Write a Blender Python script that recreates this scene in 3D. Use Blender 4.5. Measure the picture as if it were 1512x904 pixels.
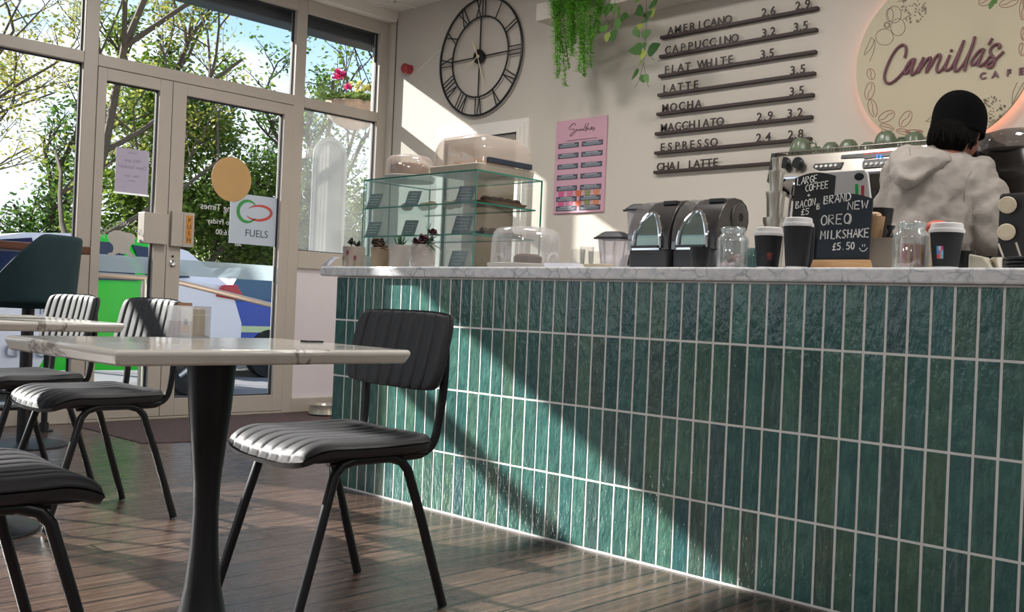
import bpy, bmesh, math, random
import numpy as np
from mathutils import Vector, Matrix, noise
random.seed(7)
PI = math.pi
for o in list(bpy.data.objects): bpy.data.objects.remove(o)
SC = bpy.context.scene
COL = SC.collection
# ------------------------------------------------------------------ camera
FPX = 1511.1; ROLL, PITCH, YAW = [math.radians(a) for a in (2.42, 0.162, 44.385)]
EYE = np.array([0, 0, 0.80])
_F = np.array([-math.sin(YAW), math.cos(YAW), 0]); _R = np.array([math.cos(YAW), math.sin(YAW), 0]); _U = np.array([0, 0, 1.])
CF = _F*math.cos(PITCH)+_U*math.sin(PITCH); _U2 = -_F*math.sin(PITCH)+_U*math.cos(PITCH)
CR = math.cos(ROLL)*_R+math.sin(ROLL)*_U2; CU = -math.sin(ROLL)*_R+math.cos(ROLL)*_U2
def on(px, py, ax, val):
    """point where the sight line of a photo pixel meets a plane of the room"""
    d = CF+(px-756)/FPX*CR-(py-452)/FPX*CU; i = 'XYZ'.index(ax)
    return EYE+d*(val-EYE[i])/d[i]
def dep(px, py, z): return EYE+(CF+(px-756)/FPX*CR-(py-452)/FPX*CU)*z
cam_d = bpy.data.cameras.new('camera'); cam = bpy.data.objects.new('camera', cam_d); COL.objects.link(cam)
cam_d.sensor_fit = 'HORIZONTAL'; cam_d.sensor_width = 36; cam_d.lens = 36*FPX/1512; cam_d.clip_end = 300; cam_d.clip_start = .02
cam.matrix_world = Matrix(((CR[0], CU[0], -CF[0], EYE[0]), (CR[1], CU[1], -CF[1], EYE[1]), (CR[2], CU[2], -CF[2], EYE[2]), (0, 0, 0, 1)))
SC.camera = cam
# ------------------------------------------------------------------ light
SC.view_settings.view_transform = 'Standard'; SC.view_settings.look = 'None'
SC.view_settings.gamma = 1; SC.view_settings.use_curve_mapping = False
SC.view_settings.exposure = 0.0
SUN_DIR = Vector((1, .42, -.57)).normalized()
SUN_E = 13; SKY_E = 1.4; FILL_W = 29
sun_d = bpy.data.lights.new('sun', 'SUN'); sun = bpy.data.objects.new('sun', sun_d); COL.objects.link(sun)
sun_d.energy = SUN_E; sun_d.angle = math.radians(.7); sun_d.color = (1, .96, .91)
sun.rotation_euler = SUN_DIR.to_track_quat('-Z', 'Y').to_euler(); sun.location = (-20, -8, 12)
W = bpy.data.worlds.new('sky'); SC.world = W; W.use_nodes = True
nt = W.node_tree; nt.nodes.clear()
def N(t, **kw):
    n = nt.nodes.new(t)
    for k, v in kw.items(): setattr(n, k, v)
    return n
tc = N('ShaderNodeTexCoord'); sep = N('ShaderNodeSeparateXYZ'); nt.links.new(tc.outputs['Generated'], sep.inputs[0])
gr = N('ShaderNodeValToRGB'); nt.links.new(sep.outputs['Z'], gr.inputs[0])
e = gr.color_ramp.elements
e[0].position = 0; e[0].color = (.86, .92, .98, 1); e[1].position = .5; e[1].color = (.10, .28, .68, 1)
x = e.new(.14); x.color = (.80, .90, .98, 1); x = e.new(.25); x.color = (.42, .66, .94, 1)
mp = N('ShaderNodeMapping'); mp.inputs['Scale'].default_value = (1, 1, 2.2); mp.inputs['Location'].default_value = (.35, .1, 0)
nt.links.new(tc.outputs['Generated'], mp.inputs[0])
nz = N('ShaderNodeTexNoise'); nz.inputs['Scale'].default_value = 2.6; nz.inputs['Detail'].default_value = 7; nz.inputs['Roughness'].default_value = .55
nt.links.new(mp.outputs[0], nz.inputs['Vector'])
cr = N('ShaderNodeValToRGB'); cr.color_ramp.elements[0].position = .46; cr.color_ramp.elements[1].position = .6
nt.links.new(nz.outputs[0], cr.inputs[0])
mx = N('ShaderNodeMix', data_type='RGBA'); nt.links.new(cr.outputs[0], mx.inputs[0]); nt.links.new(gr.outputs[0], mx.inputs[6]); mx.inputs[7].default_value = (.98, .98, 1, 1)
bg = N('ShaderNodeBackground'); bg.inputs['Strength'].default_value = SKY_E; nt.links.new(mx.outputs[2], bg.inputs[0])
wo = N('ShaderNodeOutputWorld'); nt.links.new(bg.outputs[0], wo.inputs[0])
# ------------------------------------------------------------------ materials
def srgb(c):
    if isinstance(c, str): c = [int(c[i:i+2], 16)/255 for i in (0, 2, 4)]
    return tuple(((v/12.92) if v <= .04045 else ((v+.055)/1.055)**2.4) for v in c)
MATS = {}
class MT:
    def __init__(s, name):
        s.m = bpy.data.materials.new(name); s.m.use_nodes = True; s.t = s.m.node_tree; s.t.nodes.clear()
        s.o = s.n('ShaderNodeOutputMaterial')
    def n(s, t, ins=None, **kw):
        n = s.t.nodes.new(t)
        for k, v in kw.items(): setattr(n, k, v)
        for k, v in (ins or {}).items(): s.set(n.inputs[k], v)
        return n
    def set(s, sock, v):
        if isinstance(v, bpy.types.NodeSocket): s.t.links.new(v, sock)
        elif isinstance(v, bpy.types.Node): s.t.links.new(v.outputs[0], sock)
        else: sock.default_value = v
    def co(s, kind='Object', scale=(1, 1, 1), rot=(0, 0, 0)):
        c = s.n('ShaderNodeTexCoord'); m = s.n('ShaderNodeMapping', {'Scale': scale, 'Rotation': rot}); s.t.links.new(c.outputs[kind], m.inputs[0]); return m
    def mix(s, f, a, b):
        n = s.n('ShaderNodeMix', data_type='RGBA'); s.set(n.inputs[0], f)
        for i, v in ((6, a), (7, b)): s.set(n.inputs[i], v if not isinstance(v, tuple) or len(v) == 4 else v+(1,))
        return n.outputs[2]
    def ramp(s, f, stops):
        n = s.n('ShaderNodeValToRGB'); s.set(n.inputs[0], f); el = n.color_ramp.elements
        el[0].position, el[0].color = stops[0][0], tuple(stops[0][1])+(1,)
        el[1].position, el[1].color = stops[-1][0], tuple(stops[-1][1])+(1,)
        for p, c in stops[1:-1]: x = el.new(p); x.color = tuple(c)+(1,)
        return n.outputs[0]
    def noise(s, vec, scale, detail=3, rough=.5):
        return s.n('ShaderNodeTexNoise', {'Vector': vec, 'Scale': scale, 'Detail': detail, 'Roughness': rough}).outputs[0]
    def bump(s, h, strength=.2, dist=.01):
        return s.n('ShaderNodeBump', {'Height': h, 'Strength': strength, 'Distance': dist}).outputs[0]
    def surf(s, color, rough=.5, metal=0, normal=None, **kw):
        b = s.n('ShaderNodeBsdfPrincipled')
        s.set(b.inputs['Base Color'], color if not isinstance(color, tuple) or len(color) == 4 else color+(1,))
        s.set(b.inputs['Roughness'], rough); s.set(b.inputs['Metallic'], metal)
        if normal is not None: s.set(b.inputs['Normal'], normal)
        for k, v in kw.items(): s.set(b.inputs[k.replace('_', ' ')], v)
        s.t.links.new(b.outputs[0], s.o.inputs[0]); s.b = b; return s.m
def M(name, col=None, rough=.5, metal=0, var=.08, scale=8, bump=0, bscale=60, **kw):
    """plain procedural surface: noise-varied colour, optional bump"""
    if name in MATS: return MATS[name]
    t = MT(name); c = srgb(col); v = t.co()
    n = t.noise(v, scale)
    cc = t.mix(n, tuple(x*(1-var) for x in c), tuple(min(1, x*(1+var)) for x in c))
    nm = t.bump(t.noise(v, bscale, 4), bump, .004) if bump else None
    MATS[name] = t.surf(cc, rough, metal, nm, **kw); return MATS[name]
def clear(name, tint=(1, 1, 1), refl=.08, haze=0, hcol=(.9, .9, .9), rough=.02):
    if name in MATS: return MATS[name]
    t = MT(name)
    tr = t.n('ShaderNodeBsdfTransparent', {'Color': tint+(1,)}); gl = t.n('ShaderNodeBsdfGlossy', {'Roughness': rough, 'Color': (1, 1, 1, 1)})
    lw = t.n('ShaderNodeLayerWeight', {'Blend': .25}); ml = t.n('ShaderNodeMath', {0: lw.outputs['Fresnel'], 1: refl*2.5}, operation='MULTIPLY'); ad = t.n('ShaderNodeMath', {0: ml, 1: refl}, operation='ADD', use_clamp=True)
    a = t.n('ShaderNodeMixShader', {0: ad.outputs[0], 1: tr.outputs[0], 2: gl.outputs[0]})
    if haze:
        v = t.co(); nn = t.noise(v, 5)
        d = t.n('ShaderNodeBsdfDiffuse', {'Color': hcol+(1,)}); tl = t.n('ShaderNodeBsdfTranslucent', {'Color': hcol+(1,)}); dt = t.n('ShaderNodeMixShader', {0: .5, 1: d.outputs[0], 2: tl.outputs[0]})
        hz = t.n('ShaderNodeMath', {0: nn, 1: .1, 2: haze-.05}, operation='MULTIPLY_ADD', use_clamp=True)
        a = t.n('ShaderNodeMixShader', {0: hz.outputs[0], 1: a.outputs[0], 2: dt.outputs[0]})
    t.t.links.new(a.outputs[0], t.o.inputs[0]); MATS[name] = t.m; return t.m
def emit(name, col, s):
    if name in MATS: return MATS[name]
    t = MT(name); e = t.n('ShaderNodeEmission', {'Color': col+(1,), 'Strength': s}); t.t.links.new(e.outputs[0], t.o.inputs[0]); MATS[name] = t.m; return t.m
def leafmat(name, c1, c2, trans=.45, rough=.5):
    if name in MATS: return MATS[name]
    t = MT(name); g = t.n('ShaderNodeNewGeometry')
    c = t.ramp(g.outputs['Random Per Island'], [(0, srgb(c1)), (1, srgb(c2))])
    p = t.n('ShaderNodeBsdfPrincipled', {'Base Color': c, 'Roughness': rough}); tl = t.n('ShaderNodeBsdfTranslucent', {'Color': c})
    a = t.n('ShaderNodeMixShader', {0: trans, 1: p.outputs[0], 2: tl.outputs[0]}); t.t.links.new(a.outputs[0], t.o.inputs[0]); MATS[name] = t.m; return t.m
def wood(name, dark, light, axis=1, scale=1., rough=.45):
    if name in MATS: return MATS[name]
    t = MT(name); s = [14, 14, 14]; s[axis] = 1.2; v = t.co(scale=tuple(x*scale for x in s))
    n = t.noise(v, 3, 6, .6); c = t.ramp(n, [(.3, srgb(dark)), (.7, srgb(light))])
    MATS[name] = t.surf(c, rough, 0, t.bump(n, .15, .002)); return MATS[name]
def marble(name, base, vein, scale=3., rough=.18, lo=.5, w=.06):
    if name in MATS: return MATS[name]
    t = MT(name); v = t.co(scale=(scale, scale, scale))
    d = t.noise(v, 1.6, 6, .6); vv = t.n('ShaderNodeMixRGB', {0: .35, 1: v.outputs[0], 2: t.n('ShaderNodeTexNoise', {'Vector': v, 'Scale': 2.2, 'Detail': 5}).outputs[1]}, blend_type='ADD')
    n = t.noise(vv.outputs[0], 2.3, 8, .62)
    f = t.ramp(n, [(lo-w, (0, 0, 0)), (lo, (1, 1, 1)), (lo+w, (0, 0, 0))])
    c = t.mix(f, srgb(base), srgb(vein)); c = t.mix(t.ramp(d, [(.45, (0, 0, 0)), (.8, (.5, .5, .5))]), c, srgb(vein))
    MATS[name] = t.surf(c, rough); return MATS[name]
def carrara(name, base, vein, scale):
    if name in MATS: return MATS[name]
    t = MT(name); v = t.co(scale=(scale, scale, scale*1.3), rot=(0, .6, 0))
    nn = t.n('ShaderNodeTexNoise', {'Vector': v, 'Scale': 1.7, 'Detail': 6, 'Roughness': .6})
    vv = t.n('ShaderNodeMixRGB', {0: .55, 1: v.outputs[0], 2: nn.outputs[1]}, blend_type='ADD')
    vo = t.n('ShaderNodeTexVoronoi', {'Vector': vv.outputs[0], 'Scale': 1.0}, feature='DISTANCE_TO_EDGE')
    f = t.ramp(vo.outputs['Distance'], [(0, (1, 1, 1)), (.022, (.55,)*3), (.07, (0, 0, 0))])
    k = t.ramp(t.noise(v, .9, 4), [(.38, (.1,)*3), (.62, (.9,)*3)]); m = t.n('ShaderNodeMath', {0: f, 1: k}, operation='MULTIPLY')
    c = t.mix(m.outputs[0], srgb(base), srgb(vein)); c = t.mix(t.ramp(t.noise(v, 2.2, 6, .6), [(.45, (0, 0, 0)), (.8, (.45,)*3)]), c, srgb(vein))
    MATS[name] = t.surf(c, .2); return MATS[name]
# ------------------------------------------------------------------ mesh helpers
class MB:
    def __init__(s): s.v = []; s.f = []; s.mi = []; s.cm = 0
    def add(s, vs, fs, m=None):
        b = len(s.v); s.v += [tuple(p) for p in vs]; s.f += [tuple(i+b for i in f) for f in fs]; s.mi += [s.cm if m is None else m]*len(fs); return s
    def box(s, x0, x1, y0, y1, z0, z1, M4=None):
        vs = [Vector((x, y, z)) for x in (x0, x1) for y in (y0, y1) for z in (z0, z1)]
        if M4: vs = [M4 @ p for p in vs]
        return s.add(vs, [(0, 1, 3, 2), (4, 6, 7, 5), (0, 4, 5, 1), (2, 3, 7, 6), (0, 2, 6, 4), (1, 5, 7, 3)])
    def lathe(s, prof, seg=32, c=(0, 0, 0), M4=None, cap=True, sx=1, sy=1):
        vs = []; n = len(prof)
        for k in range(seg):
            a = 2*PI*k/seg
            for r, z in prof: vs.append(Vector((c[0]+r*math.cos(a)*sx, c[1]+r*math.sin(a)*sy, c[2]+z)))
        if M4: vs = [M4 @ p for p in vs]
        fs = [(k*n+i, ((k+1) % seg)*n+i, ((k+1) % seg)*n+i+1, k*n+i+1) for k in range(seg) for i in range(n-1)]
        if cap:
            if prof[0][0] > 1e-5: fs.append(tuple(k*n for k in reversed(range(seg))))
            if prof[-1][0] > 1e-5: fs.append(tuple(k*n+n-1 for k in range(seg)))
        return s.add(vs, fs)
    def tube(s, pts, r, seg=8, closed=False, flat=None, cap=True):
        P = [Vector(p) for p in pts]; n = len(P)
        rr = r if isinstance(r, (list, tuple)) else [r]*n
        vs = []; up = None
        for i in range(n):
            if closed: d = P[(i+1) % n]-P[i-1]
            else: d = P[min(i+1, n-1)]-P[max(i-1, 0)]
            d = d.normalized() if d.length > 1e-9 else Vector((0, 0, 1))
            if up is None:
                up = Vector((0, 0, 1)) if abs(d.z) < .9 else Vector((1, 0, 0))
            u = up-d*up.dot(d)
            if u.length < 1e-6: u = d.orthogonal()
            u.normalize(); w = d.cross(u); up = u
            for k in range(seg):
                a = 2*PI*k/seg; p = u*math.cos(a)*rr[i]+w*math.sin(a)*rr[i]
                if flat: p -= Vector(flat[0])*p.dot(Vector(flat[0]))*(1-flat[1])
                vs.append(P[i]+p)
        m = n if closed else n-1
        fs = [(i*seg+k, i*seg+(k+1) % seg, ((i+1) % n)*seg+(k+1) % seg, ((i+1) % n)*seg+k) for i in range(m) for k in range(seg)]
        if not closed and cap: fs += [tuple(reversed(range(seg))), tuple((n-1)*seg+k for k in range(seg))]
        return s.add(vs, fs)
    def ell(s, c, r, seg=16, rings=10, M4=None):
        vs = [Vector((0, 0, -1))]; 
        for i in range(1, rings):
            t = -PI/2+PI*i/rings
            vs += [Vector((math.cos(t)*math.cos(2*PI*k/seg), math.cos(t)*math.sin(2*PI*k/seg), math.sin(t))) for k in range(seg)]
        vs.append(Vector((0, 0, 1)))
        vs = [Vector((p.x*r[0], p.y*r[1], p.z*r[2])) for p in vs]
        if M4: vs = [M4 @ p for p in vs]
        vs = [p+Vector(c) for p in vs]
        fs = [(0, 1+(k+1) % seg, 1+k) for k in range(seg)]
        for i in range(rings-2):
            b = 1+i*seg; fs += [(b+k, b+(k+1) % seg, b+seg+(k+1) % seg, b+seg+k) for k in range(seg)]
        b = 1+(rings-2)*seg; fs += [(b+k, b+(k+1) % seg, len(vs)-1) for k in range(seg)]
        return s.add(vs, fs)
    def prism(s, poly, p0, ux, uy, n, t):
        """polygon (2D) extruded: p0 + a*ux + b*uy, thickness t along n"""
        p0, ux, uy, n = map(Vector, (p0, ux, uy, n)); k = len(poly)
        vs = [p0+ux*a+uy*b for a, b in poly]; vs += [p+n*t for p in vs]
        fs = [tuple(reversed(range(k))), tuple(range(k, 2*k))]+[(i, (i+1) % k, k+(i+1) % k, k+i) for i in range(k)]
        return s.add(vs, fs)
    def grid(s, fn, nu, nv, closed_u=False):
        vs = [fn(i/nu, j/nv) for i in range(nu+(0 if closed_u else 1)) for j in range(nv+1)]
        m = nu+(0 if closed_u else 1)
        return s.add(vs, [(i*(nv+1)+j, ((i+1) % m)*(nv+1)+j, ((i+1) % m)*(nv+1)+j+1, i*(nv+1)+j+1) for i in range(nu) for j in range(nv)])
    def loft(s, rings, cap=True):
        n = len(rings[0]); vs = [p for r in rings for p in r]
        fs = [(i*n+k, i*n+(k+1) % n, (i+1)*n+(k+1) % n, (i+1)*n+k) for i in range(len(rings)-1) for k in range(n)]
        if cap: fs += [tuple(reversed(range(n))), tuple((len(rings)-1)*n+k for k in range(n))]
        return s.add(vs, fs)
    def build(s, name, mats, parent=None, smooth=40, bevel=0, mods=()):
        me = bpy.data.meshes.new(name); me.from_pydata(s.v, [], s.f)
        mats = mats if isinstance(mats, (list, tuple)) else [mats]
        for m in mats: me.materials.append(m)
        if len(mats) > 1: me.polygons.foreach_set('material_index', s.mi)
        me.update()
        bm = bmesh.new(); bm.from_mesh(me); bmesh.ops.recalc_face_normals(bm, faces=bm.faces); bm.to_mesh(me); bm.free()
        if smooth:
            me.shade_smooth(); me.set_sharp_from_angle(angle=math.radians(smooth))
        o = bpy.data.objects.new(name, me); COL.objects.link(o)
        if parent: o.parent = parent
        if bevel:
            b = o.modifiers.new('bevel', 'BEVEL'); b.width = bevel; b.segments = 2; b.limit_method = 'ANGLE'; b.angle_limit = math.radians(40)
        for m in mods: m(o)
        return o
def solid(t, off=0):
    def f(o): m = o.modifiers.new('thick', 'SOLIDIFY'); m.thickness = t; m.offset = off
    return f
def subd(l=1):
    def f(o): m = o.modifiers.new('sub', 'SUBSURF'); m.levels = m.render_levels = l
    return f
def remesh(v, sm=6, noise_s=0, noise_scale=.15):
    def f(o):
        m = o.modifiers.new('skin', 'REMESH'); m.mode = 'VOXEL'; m.voxel_size = v; m.use_smooth_shade = True
        m = o.modifiers.new('smooth', 'SMOOTH'); m.factor = .5; m.iterations = sm
    return f
def tag(o, label=None, cat=None, group=None, kind=None):
    for k, v in (('label', label), ('category', cat), ('group', group), ('kind', kind)):
        if v: o[k] = v
    return o
def thing(name, label, cat, loc=(0, 0, 0), rz=0, group=None):
    o = bpy.data.objects.new(name, None); COL.objects.link(o); o.location = [float(v) for v in loc]; o.rotation_euler = (0, 0, rz); o.empty_display_size = .05
    return tag(o, label, cat, group)
def kids(o): return [c for c in bpy.data.objects if c.parent == o]
def copy_tree(o, parent=None):
    c = o.copy(); COL.objects.link(c); c.parent = parent
    for ch in kids(o): copy_tree(ch, c)
    return c
def struct(mb, name, m, **kw): return tag(mb.build(name, m, **kw), kind='structure')
def bez(pts, n=8, closed=False):
    """Catmull-Rom through points"""
    P = [Vector(p) for p in pts]; out = []; m = len(P)
    for i in range(m if closed else m-1):
        a, b, c, d = (P[i-1] if (i > 0 or closed) else P[0]), P[i], P[(i+1) % m], P[(i+2) % m] if (closed or i+2 < m) else P[-1]
        for k in range(n):
            t = k/n; out.append(.5*((2*b)+(c-a)*t+(2*a-5*b+4*c-d)*t*t+(3*b-a-3*c+d)*t**3))
    if not closed: out.append(P[-1])
    return out
WALLM = lambda p: Matrix(((1, 0, 0, p[0]), (0, 0, -1, p[1]), (0, 1, 0, p[2]), (0, 0, 0, 1)))      # text on planes facing -Y
GLASSM = lambda p: Matrix(((0, 0, 1, p[0]), (1, 0, 0, p[1]), (0, 1, 0, p[2]), (0, 0, 0, 1)))     # facing +X, reads to +Y
MIRRM = lambda p: Matrix(((0, 0, 1, p[0]), (-1, 0, 0, p[1]), (0, 1, 0, p[2]), (0, 0, 0, 1)))     # mirrored, on glass
def text_mb(s, size, extrude=.001, M4=None, center=True, space=1, mb=None, bold=0):
    cu = bpy.data.curves.new('t', 'FONT'); cu.body = s; cu.size = size; cu.extrude = extrude; cu.space_character = space; cu.offset = bold
    cu.resolution_u = 3
    if center: cu.align_x = 'CENTER'
    o = bpy.data.objects.new('t', cu); COL.objects.link(o)
    dg = bpy.context.evaluated_depsgraph_get(); dg.update()
    me = bpy.data.meshes.new_from_object(o.evaluated_get(dg))
    mb = mb or MB(); mb.add([(M4 or Matrix()) @ v.co for v in me.vertices], [tuple(p.vertices) for p in me.polygons])
    bpy.data.objects.remove(o); bpy.data.curves.remove(cu); bpy.data.meshes.remove(me); return mb
ov = [(.28+.27*math.sin(2*PI*k/12), .5+.5*math.cos(2*PI*k/12)) for k in range(13)]
STROKE = {'A': [[(0, 0), (.3, 1), (.6, 0)], [(.12, .4), (.48, .4)]], 'B': [[(0, 0), (0, 1), (.35, .97), (.42, .75), (.05, .53), (.48, .38), (.45, .08), (0, 0)]],
 'C': [[(.55, .85), (.3, 1), (.05, .7), (.05, .3), (.3, 0), (.58, .15)]], 'D': [[(0, 0), (0, 1), (.35, .95), (.58, .6), (.48, .2), (0, 0)]],
 'E': [[(.5, 1), (0, 1), (0, 0), (.52, 0)], [(0, .52), (.4, .52)]], 'F': [[(.5, 1), (0, 1), (0, 0)], [(0, .52), (.4, .52)]],
 'G': [[(.55, .85), (.3, 1), (.05, .7), (.05, .3), (.3, 0), (.55, .15), (.55, .45), (.3, .45)]], 'I': [[(.25, 0), (.25, 1)]],
 'K': [[(0, 0), (0, 1)], [(.5, 1), (.02, .45), (.55, 0)]], 'L': [[(0, 1), (0, 0), (.48, 0)]], 'M': [[(0, 0), (.08, 1), (.32, .4), (.56, 1), (.64, 0)]],
 'N': [[(0, 0), (0, 1), (.5, 0), (.5, 1)]], 'O': [ov], '0': [[(a*.85, b) for a, b in ov]], 'R': [[(0, 0), (0, 1), (.38, .97), (.44, .7), (.02, .5), (.5, 0)]],
 'S': [[(.5, .88), (.25, 1), (.05, .78), (.25, .55), (.48, .28), (.25, 0), (0, .12)]], 'W': [[(0, 1), (.15, 0), (.33, .7), (.5, 0), (.66, 1)]],
 'H': [[(0, 0), (0, 1)], [(.48, 0), (.48, 1)], [(0, .5), (.48, .5)]], '5': [[(.5, 1), (.08, 1), (.05, .58), (.35, .6), (.5, .3), (.3, 0), (0, .08)]],
 '£': [[(.5, .85), (.35, 1), (.2, .8), (.2, .1), (0, 0), (.55, .02)], [(.02, .48), (.4, .48)]], '.': [[(.2, .03), (.24, .03)]], '+': [[(.25, .15), (.25, .75)], [(0, .45), (.5, .45)]], ' ': []}
def scrawl(mb, s, M4, x0, x1, y, h, r, slope=0):
    """hand-chalked word from x0 to x1 on the plane of M4"""
    k = len(s); w = (x1-x0)/k
    for i, ch in enumerate(s):
        for st in STROKE[ch]:
            pts = [M4 @ Vector((x0+i*w+a/.62*w*.86+.02*w, y+slope*(i/k)+b*h, 0)) for a, b in st]
            mb.tube(pts, r, 5)
    return mb
# shared surfaces
white_frame = M('white_frame', 'b9b0a6', .38, var=.04)
gasket = M('gasket', '22242a', .5)
paint = M('wall_paint', 'c6beb3', .75, var=.03, scale=1.5, bump=.05, bscale=90)
trimw = M('trim_paint', 'e6e0d8', .45, var=.03)
black_metal = M('black_metal', '15161a', .38, var=.1)
leather = M('dark_leather', '2a2b2f', .56, var=.15, scale=25, bump=.12, bscale=260, Specular_IOR_Level=.6)
steel = M('steel', 'cfcabc', .3, .85, var=.1)
chrome = M('chrome', 'dfe3e8', .08, 1, var=.02)
blackp = M('black_plastic', '141417', .35, var=.1)
chalk = M('chalk', 'f2f2ee', .8, var=.04)
slate = M('slate', '1d2a36', .6, var=.12, scale=20)
ceramic = M('ceramic_white', 'b3aba3', .45, var=.05)
pane = clear('window_glass', (.97, .985, .98), .003, rough=.0); veiled = clear('dusty_glass', (.95, .97, .97), .06, .075, (.8, .82, .8))  # whitish haze on the side pane stands in for the reflected sunlit wall
acryl = clear('clear_plastic', (.94, .94, .95), .10, .2, (.9, .87, .84))
acryl2 = clear('smoked_plastic', (.9, .87, .84), .08, .34, (.78, .71, .65))
caseg = clear('case_glass', (.95, .985, .975), .05)
edgeg = M('glass_edge', '2f7d6c', .12, var=.1); casef = clear('case_front_glass', (.9, .97, .98), .08, .13, (.75, .88, .93))  # bluish haze in the front glass paints in the sky reflection
paper = M('paper', 'ecebf2', .7, var=.02)
frost = clear('frosted_vinyl', (.8, .86, .88), .03, .55, (.72, .8, .82), .3)
XW = -6.17; YB = 4.85; YC = 2.67
# ================================================================== SETTING
def floor_mat():
    t = MT('plank_floor'); v = t.co(rot=(0, 0, PI/2))
    br = t.n('ShaderNodeTexBrick', {'Vector': v, 'Color1': (0, 0, 0, 1), 'Color2': (1, 1, 1, 1), 'Mortar': (.5, .5, .5, 1), 'Scale': 1, 'Mortar Size': .0045, 'Mortar Smooth': .1, 'Brick Width': 1.4, 'Row Height': .118}, offset=.37)
    v2 = t.co(scale=(22, 1.2, 22)); g = t.noise(v2, 2.2, 8, .65)
    vw = t.co(scale=(9, .55, 9)); n0 = t.n('ShaderNodeTexNoise', {'Vector': vw, 'Scale': 1.3, 'Detail': 2})
    ws = t.n('ShaderNodeMath', {0: n0.outputs[0], 1: 26.}, operation='MULTIPLY'); wv = t.n('ShaderNodeMath', {0: ws.outputs[0]}, operation='FRACT')
    c = t.ramp(g, [(.25, srgb('30251f')), (.5, srgb('524139')), (.75, srgb('76614f'))])
    c = t.mix(t.n('ShaderNodeMath', {0: br.outputs[0], 1: .5}, operation='MULTIPLY').outputs[0], c, srgb('3f302a'))
    c = t.mix(t.ramp(wv.outputs[0], [(.0, (.45,)*3), (.18, (0, 0, 0)), (1, (0, 0, 0))]), c, srgb('231a17'))
    c = t.mix(br.outputs['Fac'], c, srgb('0d0908'))
    h = t.n('ShaderNodeMath', {0: g, 1: .3, 2: t.n('ShaderNodeMath', {0: br.outputs['Fac'], 1: -1.}, operation='MULTIPLY').outputs[0]}, operation='MULTIPLY_ADD')
    return t.surf(c, t.ramp(g, [(.3, (.2,)*3), (.7, (.33,)*3)]), 0, t.bump(h.outputs[0], .12, .003), Specular_IOR_Level=.6)
struct(MB().box(XW-.05, 3.2, -4.2, YB+.15, -.06, 0), 'floor', floor_mat(), smooth=0)
wf = MB(); wf.box(XW-.05, -5.7, -4.3, -4.2, 0, 3.0); wf.box(-3.3, 3.2, -4.3, -4.2, 0, 3.0); wf.box(-5.7, -3.3, -4.3, -4.2, 0, .85); wf.box(-5.7, -3.3, -4.3, -4.2, 2.6, 3.0)
struct(wf, 'wall_front', M('far_paint', 'cfd2d6', .8), smooth=0)
struct(MB().box(3.2, 3.3, -4.3, YB+.15, 0, 3.0), 'wall_right', M('far_paint', 'cfd2d6', .8), smooth=0)
struct(MB().box(XW-.25, 3.2, -4.2, YB+.15, 3.0, 3.08), 'ceiling', M('ceiling_tile', 'd8d2ca', .85, var=.03), smooth=0)
tg = MB()
for k in range(6): tg.box(XW, 3.2, YB-.2-.6*k-.012, YB-.2-.6*k+.012, 2.994, 3.001)
for k in range(8): tg.box(XW+.3+.6*k-.012, XW+.3+.6*k+.012, .5, YB, 2.994, 3.001)
struct(tg, 'trim_1', trimw, smooth=0)
# back wall with a doorway
DX0, DX1, DZ = -5.45, -4.735, 1.97
wb = MB()
wb.box(XW-.2, DX0, YB, YB+.15, 0, 3.0); wb.box(DX1, 3.2, YB, YB+.15, 0, 3.0); wb.box(DX0, DX1, YB, YB+.15, DZ, 3.0)
struct(wb, 'wall_back', paint, smooth=0)
hall = MB(); hall.box(DX0-.3, DX1+.3, YB+1.2, YB+1.25, 0, 2.4); hall.box(DX0-.35, DX0-.3, YB+.15, YB+1.25, 0, 2.4); hall.box(DX1+.3, DX1+.35, YB+.15, YB+1.25, 0, 2.4); hall.box(DX0-.35, DX1+.35, YB+.15, YB+1.25, 2.4, 2.45)
struct(hall, 'wall_hallway', M('hall_paint', 'a59a8c', .8), smooth=0)
struct(MB().box(DX0-.35, DX1+.35, YB+.15, YB+1.25, -.06, 0), 'floor_hallway', M('hall_floor', '6b5646', .5), smooth=0)
hl = thing('hallway_lamp', 'small round lamp on the hallway ceiling behind the doorway', 'ceiling light', (-5.1, YB+.7, 2.4)); MB().lathe([(0, 0), (.1, 0), (.09, -.04), (0, -.05)], 24).build('shade', emit('hall_lamp', (1, .85, .65), 3), hl)  # unseen lamp, added to brighten the hallway
hd_ = bpy.data.lights.new('hall_light', 'POINT'); hd_.energy = 8; hd_.color = (1, .93, .85); hd_.shadow_soft_size = .08; hx_ = bpy.data.objects.new('hall_light', hd_); COL.objects.link(hx_); hx_.parent = hl; hx_.location = (0, 0, -.14)
ar = MB()
for k, (w, d) in enumerate(((.09, .018), (.06, .03), (.03, .04))):
    ar.box(DX0-w, DX0, YB-d, YB, 0, DZ+w); ar.box(DX1, DX1+w, YB-d, YB, 0, DZ+w); ar.box(DX0, DX1, YB-d, YB, DZ, DZ+w)
ar.box(DX0, DX0+.02, YB, YB+.15, 0, DZ); ar.box(DX1-.02, DX1, YB, YB+.15, 0, DZ); ar.box(DX0, DX1, YB, YB+.15, DZ-.02, DZ)
struct(ar, 'trim_2', trimw, smooth=0)
struct(MB().box(-6.086, -6.078, YB-.006, YB, 0, 2.95), 'trim_3', M('joint_shadow', '6f655c', .7), smooth=0)  # dark strip along the wall panel joint
struct(MB().box(XW-.02, -6.08, -4.2, YB, 2.93, 3.0), 'trim_4', trimw, smooth=0)
cb = MB(); cb.tube([on(617, 105, 'Y', YB-.004), on(657, 68, 'Y', YB-.004)], .004, 6)
struct(cb, 'trim_5', trimw)
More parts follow.
